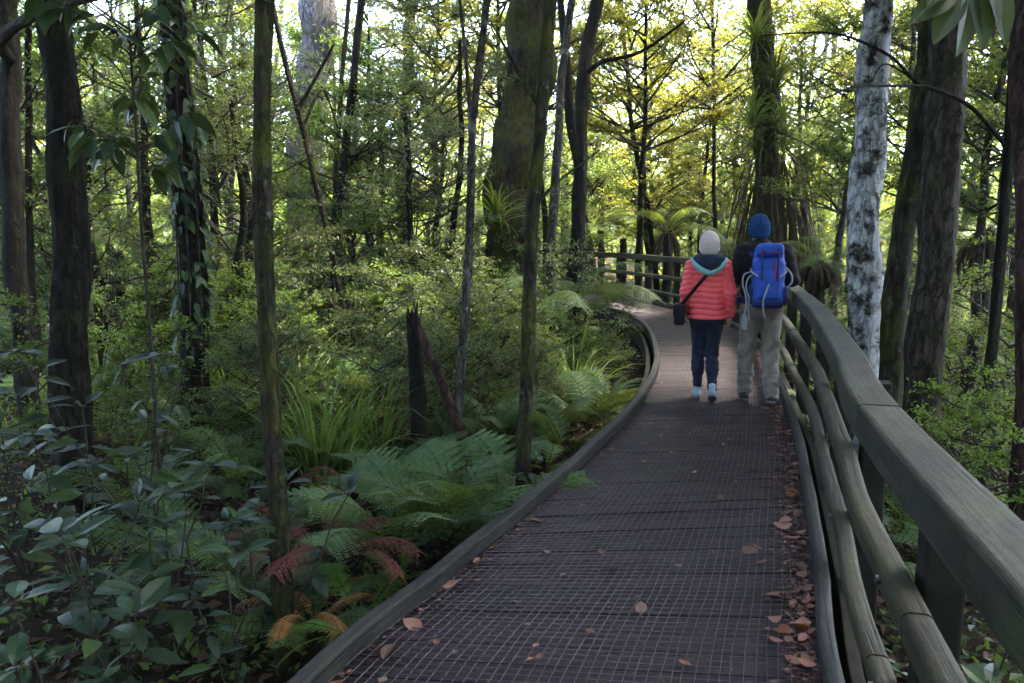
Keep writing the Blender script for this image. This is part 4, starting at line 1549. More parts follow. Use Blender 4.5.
# ------------------------------------------------------------------ sedges
for i, (x, d, n, L, w, lab) in enumerate([
        (312, 6.0, 46, 1.55, .011, "tallest bright sedge clump left of the broken stump"),
        (340, 6.2, 60, 1.3, .010, "arching green sedge clump beside the tallest sedge"),
        (375, 6.4, 60, 1.35, .010, "arching green sedge clump just left of the broken stump"),
        (300, 8.0, 60, 1.3, .012, "sedge clump behind the tallest sedge"),
        (575, 8.9, 70, 1.2, .014, "sedge clump drooping beside the kerb at the bend"),
        (540, 9.4, 60, 1.2, .014, "sedge clump in front of the massive trunk"),
        (225, 8.2, 60, 1.2, .012, "sedge clump right of the vine-clad trunk"),
        (95, 9.0, 60, 1.2, .014, "bright sedge clump right of the second trunk"),
        (265, 7.2, 50, 1.0, .010, "low sedge clump behind the slim mossy trunk"),
        (845, 8.2, 50, 1.0, .012, "sedge clump beyond the rail by the white-lichened trunk"),
        (440, 7.6, 50, 1.0, .010, "low sedge clump right of the broken stump")]):
    o = blade_geo(400 + i, n, L, w, 1.9, .36, .09).obj("sedge_clump", G_SEDGE)
    o.location = [float(c) for c in ground_at(x, d)]
    tag(o, lab, "sedge")

# ------------------------------------------------------------------ broken stump and leaning stick
def rough_log(name, P, r0, r1, mat, label, cat, seed):
    P = np.asarray(P, float)
    b = P[0].copy()
    gg = Geo()
    L = smooth_line(P - b, 8) if len(P) > 2 else np.array([(P[0] - b) + (P[1] - P[0]) * t for t in np.linspace(0, 1, 8)])
    r = np.random.default_rng(seed)
    add_tube(gg, L, np.linspace(r0, r1, len(L)), 11, 0, .09, r)
    for k in range(9):
        a = r.uniform(0, 6.28)
        q = L[-1] + np.array([math.cos(a), math.sin(a), 0]) * r1 * .7
        add_tube(gg, [q - (L[-1] - L[-2]) * .4, q + np.array([r.normal(0, .02), r.normal(0, .02), r.uniform(.03, .14)])], [r1 * .35, .002], 5, 0)
    o = gg.obj(name, mat)
    o.location = [float(c) for c in b]
    return tag(o, label, cat)


b = pix(419, 465, 6.1)
b[2] = float(gz(b[0], b[1])) - .1
rough_log("broken_stump", [b, pix(418, 400, 6.1), pix(413, 318, 6.05)], .075, .055, BARK["dark"], "splintered dark broken stump standing among the ferns", "stump", 1)
b = pix(482, 468, 5.9)
b[2] = float(gz(b[0], b[1])) - .05
rough_log("leaning_branch", [b, pix(452, 410, 5.95), pix(414, 318, 5.93)], .05, .03, BARK["red"], "broken reddish branch leaning against the splintered stump", "branch", 2)
b = pix(240, 330, 8.8)
b[2] = float(gz(b[0], b[1])) - .1
rough_log("broken_stump", [b, pix(242, 300, 8.8), pix(240, 270, 8.8)], .06, .045, BARK["dark"], "small broken stump right of the vine-clad trunk", "stump", 3)
b = ground_at(262, 4.9)
rough_log("fallen_branch", [b + np.array([-.9, .3, .10]), b + np.array([.1, 0, .16]), b + np.array([1.1, -.3, .10])], .035, .02, BARK["brown"], "fallen branch lying across the litter left of the ferns", "branch", 4)

# ------------------------------------------------------------------ large-leaved plants near the lens
def broad(name, label, loc, seed, height, stems, leaf, mat, shape=LEAF_NEAR, rz=0.0, cat="shrub", **kw):
    gg = broad_shrub_geo(seed, height, stems, leaf, shape, **kw)
    o = gg.obj(name, [mat, TWIG])
    o.location = [float(c) for c in loc]
    o.rotation_euler = (0, 0, rz)
    return tag(o, label, cat)


for i, (x, d, h, st, lf, lab) in enumerate([
        (20, 2.6, .95, 5, .15, "glossy blue-green bush nearest the lens in the bottom left corner"),
        (90, 2.9, .95, 5, .15, "glossy dark bush with yellowing low leaves right of the corner bush"),
        (60, 3.5, 1.2, 5, .15, "glossy bush in front of the second trunk from left"),
        (160, 3.5, 1.1, 4, .15, "glossy bush with pale shining upper leaves left of the slim mossy trunk"),
        (130, 4.3, 1.4, 6, .15, "taller glossy bush in front of the vine-clad trunk"),
        (5, 4.0, 1.3, 6, .15, "dark glossy bush at the left edge behind the corner bush"),
        (215, 3.1, .85, 3, .13, "sparse glossy seedling with drooping leaves left of the slim mossy trunk"),
        (262, 3.5, 1.0, 4, .14, "glossy sapling holding long pale leaves against the slim mossy trunk"),
        (525, 5.0, .62, 3, .12, "young plant with rounded pale leaves leaning over the kerb"),
        (1005, 2.9, .55, 4, .13, "low glossy plant under the top rail at the bottom right")]):
    broad("glossy_bush" if i < 6 else "broadleaf_plant", lab, ground_at(x, d), 600 + i, h, st, lf, G_GLOSSY, LEAF_NEAR if i % 2 else LEAF_NEAR2, i * .9)

# tall sapling with big hanging leaves, upper left
P = [pix(150, 330, 4.6), pix(142, 235, 4.5), pix(136, 130, 4.4), pix(131, 60, 4.3), pix(129, 20, 4.3)]
b = P[0].copy()
b[2] = float(gz(b[0], b[1])) - .05
t = empty("sapling", b)
tag(t, "tall sapling with big hanging leaves between second trunk and vine-clad trunk", "sapling")
g = Geo()
L = smooth_line(np.array([b] + P) - b, 6)
add_tube(g, L, np.linspace(.013, .005, len(L)), 7)
g.obj("stem", TWIG, t)
r_ = np.random.default_rng(12)
g = Geo()
for k in range(15):
    f = r_.uniform(.42, 1.0)
    p = np.array([np.interp(f, np.linspace(0, 1, len(L)), L[:, i]) for i in range(3)])
    a = k * 2.4
    q = p + np.array([math.cos(a) * .42, math.sin(a) * .42, r_.uniform(-.05, .28)]) * r_.uniform(.6, 1.2)
    add_tube(g, [p, (p + q) / 2 + np.array([0, 0, .03]), q], [.005, .004, .002], 5, 1)
    for j in range(8):
        w = p + (q - p) * (.35 + .65 * j / 7)
        aa = a + (1 if j % 2 else -1) * r_.uniform(.4, 1.3)
        d = nrm(np.array([[math.cos(aa), math.sin(aa), r_.uniform(-1.2, .1)]]))
        scatter(g, LEAF_NEAR2, [w], frames(d, nrm(np.array([[0, 0, 1.0]]) + r_.normal(0, .35, (1, 3)))), np.array([r_.uniform(.11, .21)]), 0)
g.obj("crown", [G_GLOSSY, TWIG], t)

# leafy branch of the edge tree hanging into the top right corner
g = Geo()
o = np.array(T["edge_r"].location)
bp = smooth_line(np.array([pix(1027, -60, 5.0), pix(1000, -60, 3.8), pix(962, -30, 3.1), pix(925, 10, 2.9)]) - o, 6)
add_tube(g, bp, np.linspace(.02, .004, len(bp)), 6, 1)
r_ = np.random.default_rng(13)
for (x, y, x2, y2) in [(955, -10, 914, 18), (960, -8, 936, 38), (970, -14, 966, 52), (985, -20, 1004, 20), (975, -20, 990, 45), (990, -25, 1012, 38), (945, -14, 930, 0)]:
    A, B = pix(x, y, 3.05), pix(x2, y2, 2.95)
    d = B - A
    scatter(g, ovate(.19, .05, .12, 10), [A - o], frames(nrm(d)[None], np.array([[.2, -.5, .8]]) + r_.normal(0, .2, (1, 3))), np.array([np.linalg.norm(d)]), 0)
g.obj("leafy_branch", [G_DARK, TWIG], T["edge_r"])

# ------------------------------------------------------------------ fallen leaves on the deck
rl = np.random.default_rng(21)


def curled_leaf(name, seed, mat, w=.3):
    r = np.random.default_rng(seed)
    V, F = ovate(w, r.uniform(-.12, .2), 0.0, 6)
    V = V.copy()
    V[:, 1] -= .5
    V[:, 2] += r.uniform(.15, .6) * V[:, 1] ** 2 + r.uniform(-.3, .3) * V[:, 0] + r.uniform(.1, .8) * V[:, 0] ** 2 + r.normal(0, .012, len(V))
    V[:, 2] -= V[:, 2].min()
    g = Geo()
    g.add(V, F, 0, True)
    add_tube(g, [(0, -.5, V[1, 2]), (.02, -.68, V[1, 2] + .03), (.0, -.8, V[1, 2] + .02)], .012, 4)
    return g.mesh(name, mat)


DL = [curled_leaf("dead_leaf", 30 + i, G_DEADLEAF, [.26, .32, .4, .22][i % 4]) for i in range(8)]
OL = [curled_leaf("orange_leaf", 40 + i, G_ORANGELEAF, .36) for i in range(2)]
PLF = [curled_leaf("pale_leaf", 45 + i, G_PINKLEAF, .34) for i in range(3)]


def deck_point(px, py):
    xc, yc = (px - 512) / FPX, (341.5 - py) / FPX
    d = np.array([xc, CP + yc * SP, -SP + yc * CP])
    return np.array([0, 0, CAMH]) + d * (-(CAMH - .012) / d[2])


def fallen(mesh, loc, size, label, group=None):
    o = link("fallen_leaf", mesh, None, loc, (rl.normal(0, .18), rl.normal(0, .18), rl.uniform(0, 6.28)), size)
    return tag(o, label, "leaf", group)


for px, py, me_, sz, lab in [
        (750, 551, DL[2], .085, "large curled brown leaf alone on the right half of the deck"),
        (641, 609, PLF[0], .075, "pinkish heart-shaped leaf in the middle of the near deck"),
        (776, 595, OL[0], .062, "flat orange leaf near the right kerb, upper of two orange leaves"),
        (785, 633, OL[1], .07, "flat orange leaf near the right kerb, lower of two orange leaves"),
        (534, 661, DL[1], .06, "curled brown leaf standing up at the bottom of the deck"),
        (684, 664, OL[0], .05, "small bright orange leaf at the bottom middle of the deck"),
        (389, 653, PLF[1], .09, "pale crumpled leaf by the left kerb at the bottom"),
        (437, 643, OL[1], .04, "small orange-brown leaf right of the pale crumpled leaf"),
        (448, 585, DL[4], .10, "large brown leaf tucked against the left kerb"),
        (412, 625, DL[5], .09, "brown leaf between the left kerb and the pale crumpled leaf"),
        (612, 568, DL[3], .09, "narrow dark leaf lying across the planks at mid deck"),
        (667, 430, PLF[2], .055, "small pinkish leaf on the deck ahead of the walkers' feet"),
        (796, 662, DL[0], .085, "brown leaf heap's largest curled leaf beside the right kerb"),
        (783, 527, DL[6], .095, "long brown leaf lying by the right kerb")]:
    fallen(me_, deck_point(px, py), sz, lab)
k = 0
while k < 162:                                  # the drift along the right kerb
    s = SLEN[0] + 4.6 + 7 * rl.uniform() ** 1.3
    L, R = edge_at(s)
    off = .092 + abs(rl.normal(0, .065)) * rl.choice([.6, 1, 2.8])
    d = nrm(L - R)
    p = R + d * off
    me_ = DL[int(rl.integers(8))] if rl.uniform() < .92 else OL[int(rl.integers(2))]
    fallen(me_, (p[0], p[1], .014 + rl.uniform(0, .018) * (off < .22)), rl.uniform(.03, .08), "brown dead leaf in the drift along the right kerb of the boardwalk", "leaves drifted along the right kerb")
    k += 1
k = 0
while k < 18:                                  # and along the left one
    s = SLEN[0] + rl.uniform(5.2, 13)
    L, R = edge_at(s)
    p = L + nrm(R - L) * (.06 + abs(rl.normal(0, .07)))
    fallen(DL[int(rl.integers(8))], (p[0], p[1], .014), rl.uniform(.03, .07), "brown dead leaf against the left kerb of the boardwalk", "leaves along the left kerb")
    k += 1
k = 0
while k < 106:                                   # scattered over the middle
    s = SLEN[0] + 4.6 + 13 * rl.uniform() ** 1.3
    L, R = edge_at(s)
    p = L + (R - L) * rl.uniform(.08, .9)
    q = rl.uniform()
    me_ = PLF[int(rl.integers(3))] if q < .5 else (OL[int(rl.integers(2))] if q < .42 else DL[int(rl.integers(8))])
    fallen(me_, (p[0], p[1], .013), rl.uniform(.016, .05), "small fallen leaf fragment scattered on the wire-netted deck", "leaf fragments on the deck")
    k += 1

# crumbled litter swept against both kerbs, too fine to count
g = Geo()
for E_, sg, n in ((RE, -1, 2600), (LE, 1, 900)):
    ii_ = rl.integers(40, 230, n)
    t_ = nrm(np.gradient(E_, axis=0))[ii_]
    nn_ = np.stack([t_[:, 1], -t_[:, 0]], 1)
    off = (.088 if sg < 0 else -.015 + .0) + np.abs(rl.normal(0, .075 if sg < 0 else .05, n))
    if sg > 0:
        off = off + .02
    P2 = E_[ii_] + nn_ * (sg * off)[:, None] + t_ * rl.uniform(-.06, .06, (n, 1))
    P = np.concatenate([P2, rl.uniform(.006, .02, (n, 1))], 1)
    scatter(g, LEAF_FAR, P, frames(rand_dirs(rl, n, -.15, .15), nrm(np.array([0, 0, 1.0]) + rl.normal(0, .3, (n, 3)))), rl.uniform(.010, .038, n), 0)
n = 1900
ss = SLEN[0] + 4 + 12 * rl.uniform(0, 1, n)
L, R = edge_at(ss)
P2 = L + (R - L) * rl.uniform(.06, .93, (n, 1))
P = np.concatenate([P2, np.full((n, 1), .006)], 1)
scatter(g, LEAF_FAR, P, frames(rand_dirs(rl, n, -.1, .1), nrm(np.array([0, 0, 1.0]) + rl.normal(0, .2, (n, 3)))), rl.uniform(.004, .017, n), 0)
stuff(tag(g.obj("leaf_debris", G_DEADLEAF), "crumbled leaf bits swept against the kerbs of the boardwalk", "leaf debris"))

# ------------------------------------------------------------------ people: bodies and clothes as smooth blended surfaces
def surface_nets(fn, lo, hi, h):
    lo, hi = np.array(lo, float), np.array(hi, float)
    n = np.ceil((hi - lo) / h).astype(int) + 1
    ax = [lo[i] + h * np.arange(n[i]) for i in range(3)]
    X, Y, Z = np.meshgrid(*ax, indexing='ij')
    D = fn(X.astype(np.float32), Y.astype(np.float32), Z.astype(np.float32))
    I = D < 0
    cs = tuple(n - 1)
    acc = np.zeros(cs + (3,), np.float32)
    cnt = np.zeros(cs, np.float32)
    G = np.stack([X, Y, Z], -1).astype(np.float32)
    quads = []
    cross = []
    for a in range(3):
        s0 = [slice(None)] * 3
        s1 = [slice(None)] * 3
        s0[a] = slice(0, -1)
        s1[a] = slice(1, None)
        s0, s1 = tuple(s0), tuple(s1)
        c = I[s0] != I[s1]
        t = np.where(c, D[s0] / np.where(c, D[s0] - D[s1], 1), 0)
        P = G[s0] + (G[s1] - G[s0]) * t[..., None]
        P = P * c[..., None]
        b, d = [q for q in range(3) if q != a]
        for i in (0, 1):
            for j in (0, 1):
                sl_ = [slice(None)] * 3
                sl_[b] = slice(i, n[b] - 1 + i)
                sl_[d] = slice(j, n[d] - 1 + j)
                acc += P[tuple(sl_)]
                cnt += c[tuple(sl_)]
        cross.append((a, c, I[s0]))
    act = cnt > 0
    idx = -np.ones(cs, np.int64)
    idx[act] = np.arange(act.sum())
    V = acc[act] / cnt[act][:, None]
    for a, c, ins in cross:
        b, d = [q for q in range(3) if q != a]
        sl_ = [slice(None)] * 3
        sl_[b] = slice(1, n[b] - 1)
        sl_[d] = slice(1, n[d] - 1)
        cc = c[tuple(sl_)]
        w = np.argwhere(cc)
        if len(w) == 0:
            continue
        w[:, b] += 1
        w[:, d] += 1
        q = []
        for (i, j) in ((1, 1), (0, 1), (0, 0), (1, 0)):
            k = w.copy()
            k[:, b] -= i
            k[:, d] -= j
            q.append(idx[k[:, 0], k[:, 1], k[:, 2]])
        Q = np.stack(q, 1)
        fl = ins[w[:, 0], w[:, 1], w[:, 2]]
        if a == 1:
            fl = ~fl
        Q[~fl] = Q[~fl][:, ::-1]
        quads.append(Q)
    return V, np.concatenate(quads)


def cone(X, Y, Z, a, b, ra, rb, sc=(1, 1, 1)):
    a, b = np.array(a, float), np.array(b, float)
    m = (a + b) / 2
    s = np.array(sc, float)
    a2, b2 = (a - m) / s + m, (b - m) / s + m
    x, y, z = (X - m[0]) / s[0] + m[0], (Y - m[1]) / s[1] + m[1], (Z - m[2]) / s[2] + m[2]
    ab = b2 - a2
    L2 = max(float(ab @ ab), 1e-9)
    t = np.clip(((x - a2[0]) * ab[0] + (y - a2[1]) * ab[1] + (z - a2[2]) * ab[2]) / L2, 0, 1)
    d = np.sqrt((x - a2[0] - t * ab[0]) ** 2 + (y - a2[1] - t * ab[1]) ** 2 + (z - a2[2] - t * ab[2]) ** 2) - (ra + (rb - ra) * t)
    return d * float(min(s))


def union(prims):
    """prims: (a, b, ra, rb, blend, scale)"""
    def fn(X, Y, Z):
        D = None
        for p in prims:
            a, b, ra, rb, k = p[:5]
            d = cone(X, Y, Z, a, b, ra, rb, p[5] if len(p) > 5 else (1, 1, 1))
            if D is None:
                D = d
            elif k <= 0:
                D = np.minimum(D, d)
            else:
                hh = np.maximum(k - np.abs(D - d), 0) / k
                D = np.minimum(D, d) - hh * hh * k * .25
        return D
    return fn


def rbox(X, Y, Z, c, half, r):
    q = [np.abs(A - cc) - (hf - r) for A, cc, hf in zip((X, Y, Z), c, half)]
    out = np.sqrt(sum(np.maximum(v, 0) ** 2 for v in q))
    return out + np.minimum(np.maximum(np.maximum(q[0], q[1]), q[2]), 0) - r


def sdf_obj(name, fn, lo, hi, h, mat, parent, smooth=True):
    V, F = surface_nets(fn, lo, hi, h)
    g = Geo()
    g.add(V, F, 0, smooth)
    return g.obj(name, mat, parent)


def hand(wr, d, palm_n, sg):
    """palm, four fingers and a thumb, slightly curled; wr wrist, d pointing direction, palm_n out of the palm, sg thumb side"""
    wr, d, pn = np.array(wr, float), nrm(d), nrm(palm_n)
    sd_ = nrm(np.cross(d, pn)) * sg
    out = [(wr, wr + d * .035, .022, .024, .02), (wr + d * .03 + sd_ * .018, wr + d * .085 + sd_ * .022, .015, .013, .015), (wr + d * .03 - sd_ * .016, wr + d * .080 - sd_ * .024, .015, .012, .015)]
    for i, (o, ln) in enumerate([(.030, .068), (.010, .078), (-.010, .072), (-.029, .056)]):
        a = wr + d * .085 + sd_ * o
        b = a + (d * .85 + pn * .35) * ln * .5
        c = b + (d * .45 + pn * .75) * ln * .5
        out += [(a, b, .0095, .0088, .004), (b, c, .0088, .0072, .004)]
    a = wr + d * .028 + sd_ * .026
    b = a + (d * .6 + sd_ * .7 + pn * .2) * .038
    c = b + (d * .85 + pn * .3) * .03
    out += [(a, b, .012, .0105, .006), (b, c, .0105, .008, .004)]
    return out


def head_prims(c, up=(0, 0, 1)):
    c = np.array(c, float)
    f = lambda x, y, z: c + np.array([x, y, z])
    return [(f(0, -.015, .035), f(0, .0, .02), .088, .088, .05, (.88, 1.06, 1.06)),
            (f(0, .035, -.045), f(0, .03, -.07), .062, .05, .05, (.9, 1, 1)),
            (f(0, .092, .005), f(0, .106, -.022), .010, .014, .015),
            (f(0, .085, -.058), f(0, .088, -.066), .016, .015, .012, (1.4, 1, .6)),
            (f(-.03, .08, .022), f(.03, .08, .022), .012, .012, .015),
            (f(-.082, -.01, .015), f(-.082, -.012, -.03), .014, .010, .008, (.6, 1.2, 1)),
            (f(.082, -.01, .015), f(.082, -.012, -.03), .014, .010, .008, (.6, 1.2, 1))]


M_SKIN = simple_mat("skin", (.36, .20, .14), (.46, .27, .20), 20, 0.5, 0.35, 0.1)
M_RED = simple_mat("puffer_coral_red", (.86, .085, .105), (.95, .13, .155), 14, 0.5, 0.35, 0.25)
M_NAVY = simple_mat("navy_fabric", (.012, .016, .045), (.022, .030, .075), 22, 0.75, 0.2, 0.2)
M_LEGG = simple_mat("dark_navy_jeans", (.011, .015, .036), (.026, .032, .066), 26, 0.8, 0.2, 0.3)
M_TEAL = simple_mat("pale_teal_fabric", (.17, .36, .40), (.25, .47, .50), 20, 0.8, 0.2, 0.2)
M_KNIT = simple_mat("knit_cream", (.52, .43, .42), (.76, .67, .64), 60, 0.9, 0.1, 0.5)
M_KNITB = simple_mat("knit_blue", (.010, .035, .12), (.025, .075, .22), 60, 0.9, 0.1, 0.5)
M_BLACK = simple_mat("black_fabric", (.006, .006, .008), (.016, .016, .020), 20, 0.8, 0.2, 0.3)
M_TROUS = simple_mat("grey_beige_trousers", (.18, .150, .132), (.29, .25, .222), 12, 0.85, 0.2, 0.4)
M_BLUE = simple_mat("backpack_blue", (.010, .055, .36), (.022, .10, .55), 16, 0.5, 0.35, 0.3)
M_BLUED = simple_mat("backpack_dark_blue", (.008, .018, .10), (.015, .030, .16), 18, 0.6, 0.3, 0.3)
M_GREYSTR = simple_mat("grey_webbing", (.26, .27, .31), (.42, .43, .47), 30, 0.7, 0.3, 0.2)
M_REDTRIM = simple_mat("red_trim", (.42, .02, .03), (.55, .04, .05), 30, 0.6, 0.3, 0.1)
M_SHOEL = simple_mat("light_blue_shoe", (.22, .31, .40), (.42, .50, .58), 26, 0.7, 0.3, 0.3)
M_SHOED = simple_mat("dark_boot", (.018, .016, .017), (.05, .045, .045), 22, 0.7, 0.3, 0.3)
M_SOLE = simple_mat("shoe_sole", (.10, .10, .11), (.2, .2, .2), 22, 0.7, 0.3, 0.1)


def shoe(parent, ankle, heel, toe, mat, w=.042, smat=None, hi=.04, name="shoe"):
    ankle, heel, toe = (np.array(q, float) for q in (ankle, heel, toe))
    mid = heel * .45 + toe * .55
    up = nrm(np.cross(nrm(toe - heel), np.array([-1.0, 0, 0])))
    if up[2] < 0:
        up = -up
    fn = union([(heel + up * .035, mid + up * .035, w * .86, w, .03), (mid + up * .035, toe + up * .026, w, w * .75, .03, (1, 1, .9)), (heel + up * .03 + (toe - heel) * .12, ankle + np.array([0, 0, hi]), w * .88, w * .98, .03)])

    def cut(X, Y, Z):
        pl = -((X - heel[0]) * up[0] + (Y - heel[1]) * up[1] + (Z - heel[2]) * up[2]) + .008
        return np.maximum(fn(X, Y, Z), pl)
    A = np.stack([ankle, heel, toe])
    lo, hi_ = A.min(0) - .10, A.max(0) + .12
    o = sdf_obj(name, cut, lo, hi_, .006, mat, parent)
    fs = union([(heel, mid, w * .95, w * 1.05, .02), (mid, toe, w * 1.05, w * .82, .02)])

    def sole(X, Y, Z):
        q = (X - heel[0]) * up[0] + (Y - heel[1]) * up[1] + (Z - heel[2]) * up[2]
        return np.maximum(fs(X, Y, Z), np.abs(q - .002) - .013)
    sdf_obj("sole", sole, lo, hi_, .006, smat or M_SOLE, o)
    return o


# --- the woman in the red jacket
wl = pix(705, 398, 1)  # only its direction is used below
wpos = deck_point(704, 400)
woman = empty("person", (wpos[0], wpos[1], .012), math.radians(-13), .94)
tag(woman, "person in coral red puffer jacket, dark leggings and pale knitted beanie walking away", "person")
HC = (0, .02, 1.515)
hipL, kneL, ankL = (-.085, 0, .86), (-.072, .09, .475), (-.068, .10, .095)
hipR, kneR, ankR = (.085, 0, .86), (.062, .05, .47), (.07, -.13, .125)
shL, elL, wrL = (-.158, 0, 1.33), (-.205, -.06, 1.075), (-.205, .07, .89)
shR, elR, wrR = (.158, 0, 1.33), (.212, -.08, 1.08), (.222, .0, .87)
legs = lambda e, hL, kL, aL, hR, kR, aR, r: [
    (hL, kL, r[0] + e, r[1] + e, .05), (kL, aL, r[1] + e, r[2] + e, .04), (tuple(np.array(kL) * .7 + np.array(aL) * .3 + np.array([0, -.012, 0])), tuple(np.array(kL) * .55 + np.array(aL) * .45 + np.array([0, -.012, 0])), r[3] + e, r[3] + e, .05),
    (hR, kR, r[0] + e, r[1] + e, .05), (kR, aR, r[1] + e, r[2] + e, .04), (tuple(np.array(kR) * .7 + np.array(aR) * .3 + np.array([0, -.012, 0])), tuple(np.array(kR) * .55 + np.array(aR) * .45 + np.array([0, -.012, 0])), r[3] + e, r[3] + e, .05)]
rW = (.076, .048, .034, .046)
torsoW = [((0, 0, .90), (0, 0, 1.02), .100, .100, .06, (1.32, .92, 1)), ((0, 0, 1.05), (0, .005, 1.24), .108, .12, .08, (1.2, .85, 1)), ((-.12, 0, 1.325), (.12, 0, 1.325), .055, .055, .06), ((0, -.005, 1.34), (0, .01, 1.44), .052, .05, .04)]
armsW = [(shL, elL, .043, .036, .04), (elL, wrL, .036, .025, .03), (shR, elR, .043, .036, .04), (elR, wrR, .036, .025, .03)]
bodyW = torsoW + armsW + legs(0, hipL, kneL, ankL, hipR, kneR, ankR, rW) + head_prims(HC)
bodyW += [(ankL, (-.07, .22, .045), .034, .028, .03), (ankR, (.075, .0, .05), .034, .028, .03)]
bodyW += hand(wrL, (-.02, .25, -.95), (.9, .25, .0), 1) + hand(wrR, (.02, .25, -.95), (-.9, .25, .0), -1)
sdf_obj("body", union(bodyW), (-.36, -.30, -.0), (.36, .36, 1.68), .007, M_SKIN, woman)
rid = lambda Z, p, a: a * np.abs(np.sin(PI * Z / p)) ** .6
tw = [((0, -.022, .84), (0, -.008, 1.06), .138, .118, .06, (1.26, 1.06, 1)), ((0, -.005, 1.06), (0, 0, 1.27), .118, .136, .08, (1.24, .95, 1)), ((-.125, 0, 1.325), (.125, 0, 1.325), .068, .068, .07), ((0, -.01, 1.34), (0, 0, 1.39), .075, .07, .05)]
aw = [(shL, elL, .062, .052, .03), (elL, wrL, .052, .042, .02), (shR, elR, .062, .052, .03), (elR, wrR, .052, .042, .02)]
fT, fA = union(tw), union(aw)


def jacketW(X, Y, Z):
    d1 = fT(X, Y, Z) - rid(Z + .006 * np.sin(X * 22), .054, .015)
    d2 = fA(X, Y, Z) - rid(Z + .012 + .25 * np.abs(X) + .15 * Y, .052, .012)
    k = .022
    hh = np.maximum(k - np.abs(d1 - d2), 0) / k
    D = np.minimum(d1, d2) - hh * hh * k * .25
    wr = np.minimum((X + .207) ** 2 + (Y - .06) ** 2 + (Z - .86) ** 2, (X - .227) ** 2 + (Y - .0) ** 2 + (Z - .85) ** 2)
    D = np.maximum(D, .826 - Z)
    return np.maximum(D, .04 - np.sqrt(wr))


sdf_obj("jacket", jacketW, (-.36, -.25, .78), (.36, .22, 1.47), .0065, M_RED, woman)
sdf_obj("leggings", lambda X, Y, Z, f=union([((0, -.012, .88), (0, -.005, .98), .112, .108, .05, (1.42, 1.05, 1)), ((-.06, -.03, .85), (-.06, -.03, .84), .10, .10, .05), ((.06, -.03, .85), (.06, -.03, .84), .10, .10, .05)] + legs(.009, hipL, kneL, ankL, hipR, kneR, ankR, rW)): np.maximum(f(X, Y, Z) + .0025 * np.sin(Z * 95 + X * 40) * (Z < .55), .115 - Z),
        (-.3, -.28, .08), (.3, .25, 1.06), .007, M_LEGG, woman)
sdf_obj("hood", union([((-.10, -.065, 1.39), (.10, -.065, 1.39), .055, .055, .03), ((-.06, -.115, 1.375), (.06, -.115, 1.375), .060, .060, .05, (1, .75, 1)), ((0, -.125, 1.35), (0, -.125, 1.335), .06, .045, .05, (1, .7, 1)), ((-.095, .02, 1.40), (.095, .02, 1.40), .055, .055, .04), ((-.05, .07, 1.39), (.05, .07, 1.39), .05, .05, .04)]),
        (-.25, -.25, 1.2), (.25, .2, 1.52), .007, M_NAVY, woman)
q = smooth_line(np.array([(-.165, -.045, 1.405), (-.135, -.125, 1.36), (-.075, -.165, 1.305), (0, -.178, 1.275), (.075, -.165, 1.305), (.135, -.125, 1.36), (.165, -.045, 1.405)]), 6)
g = Geo()
add_tube(g, q, [.014 + .016 * math.sin(PI * i / (len(q) - 1)) for i in range(len(q))], 10)
g.obj("hood_trim", M_TEAL, woman)


def beanie(parent, c, r, mat, ribs=34, h=.006):
    c = np.array(c, float)

    def fn(X, Y, Z):
        d = cone(X, Y, Z, c + [0, -.018, .025], c + [0, -.008, .045], r, r * .97, (.93, 1.05, 1.12))
        a = np.arctan2(Y - c[1] + .01, X - c[0])
        d = d - .0028 * np.sin(a * ribs) - .0012 * np.sin(Z * 300)
        lowz = c[2] - .052 + .30 * (Y - c[1])
        band = (Z < lowz + .045)
        d = d - .006 * band
        return np.maximum(d, lowz - Z)
    return sdf_obj("beanie", fn, c - [.15, .16, .12], c + [.15, .16, .2], .005, mat, parent)


beanie(woman, HC, .105, M_KNIT)
shoe(woman, ankL, (-.07, .055, .012), (-.075, .225, .012), M_SHOEL, .038)
shoe(woman, ankR, (.072, -.165, .075), (.078, -.015, .006), M_SHOEL, .038)

bag = empty("shoulder_bag", tuple(woman.matrix_basis @ Vector((-.265, -.07, .86))), math.radians(-13), .94)
tag(bag, "small black shoulder bag on a diagonal strap at the red jacket's left hip", "bag")
sdf_obj("pouch", lambda X, Y, Z: rbox(X, Y, Z, (0, 0, 0), (.052, .095, .10), .03), (-.08, -.12, -.12), (.08, .12, .12), .007, M_BLACK, bag)
sdf_obj("flap", lambda X, Y, Z: np.maximum(rbox(X, Y, Z, (0, 0, .02), (.060, .10, .09), .03), -.01 - Z), (-.08, -.12, -.12), (.08, .12, .13), .007, M_BLACK, bag)
q = smooth_line(np.array([(0, .02, .09), (.04, -.075, .13), (.13, -.115, .25), (.25, -.125, .40), (.35, -.105, .49), (.385, -.035, .545), (.385, .045, .53), (.34, .16, .46), (.20, .21, .30), (.06, .17, .14), (0, .06, .08)]), 6)
g = Geo()
sd_ = nrm(np.gradient(q, axis=0))
for i in range(len(q) - 1):
    n0 = np.array([-.66, 0, .75]) * .017
    n1 = n0
    ou = np.array([0, -.004 if q[i][1] < 0 else .004, 0])
    g.add([q[i] - n0 + ou, q[i] + n0 + ou, q[i + 1] + n1 + ou, q[i + 1] - n1 + ou, q[i] - n0, q[i] + n0, q[i + 1] + n1, q[i + 1] - n1], [(0, 1, 2, 3), (7, 6, 5, 4), (0, 3, 7, 4), (1, 5, 6, 2)], 0, True)
g.obj("strap", M_BLACK, bag)

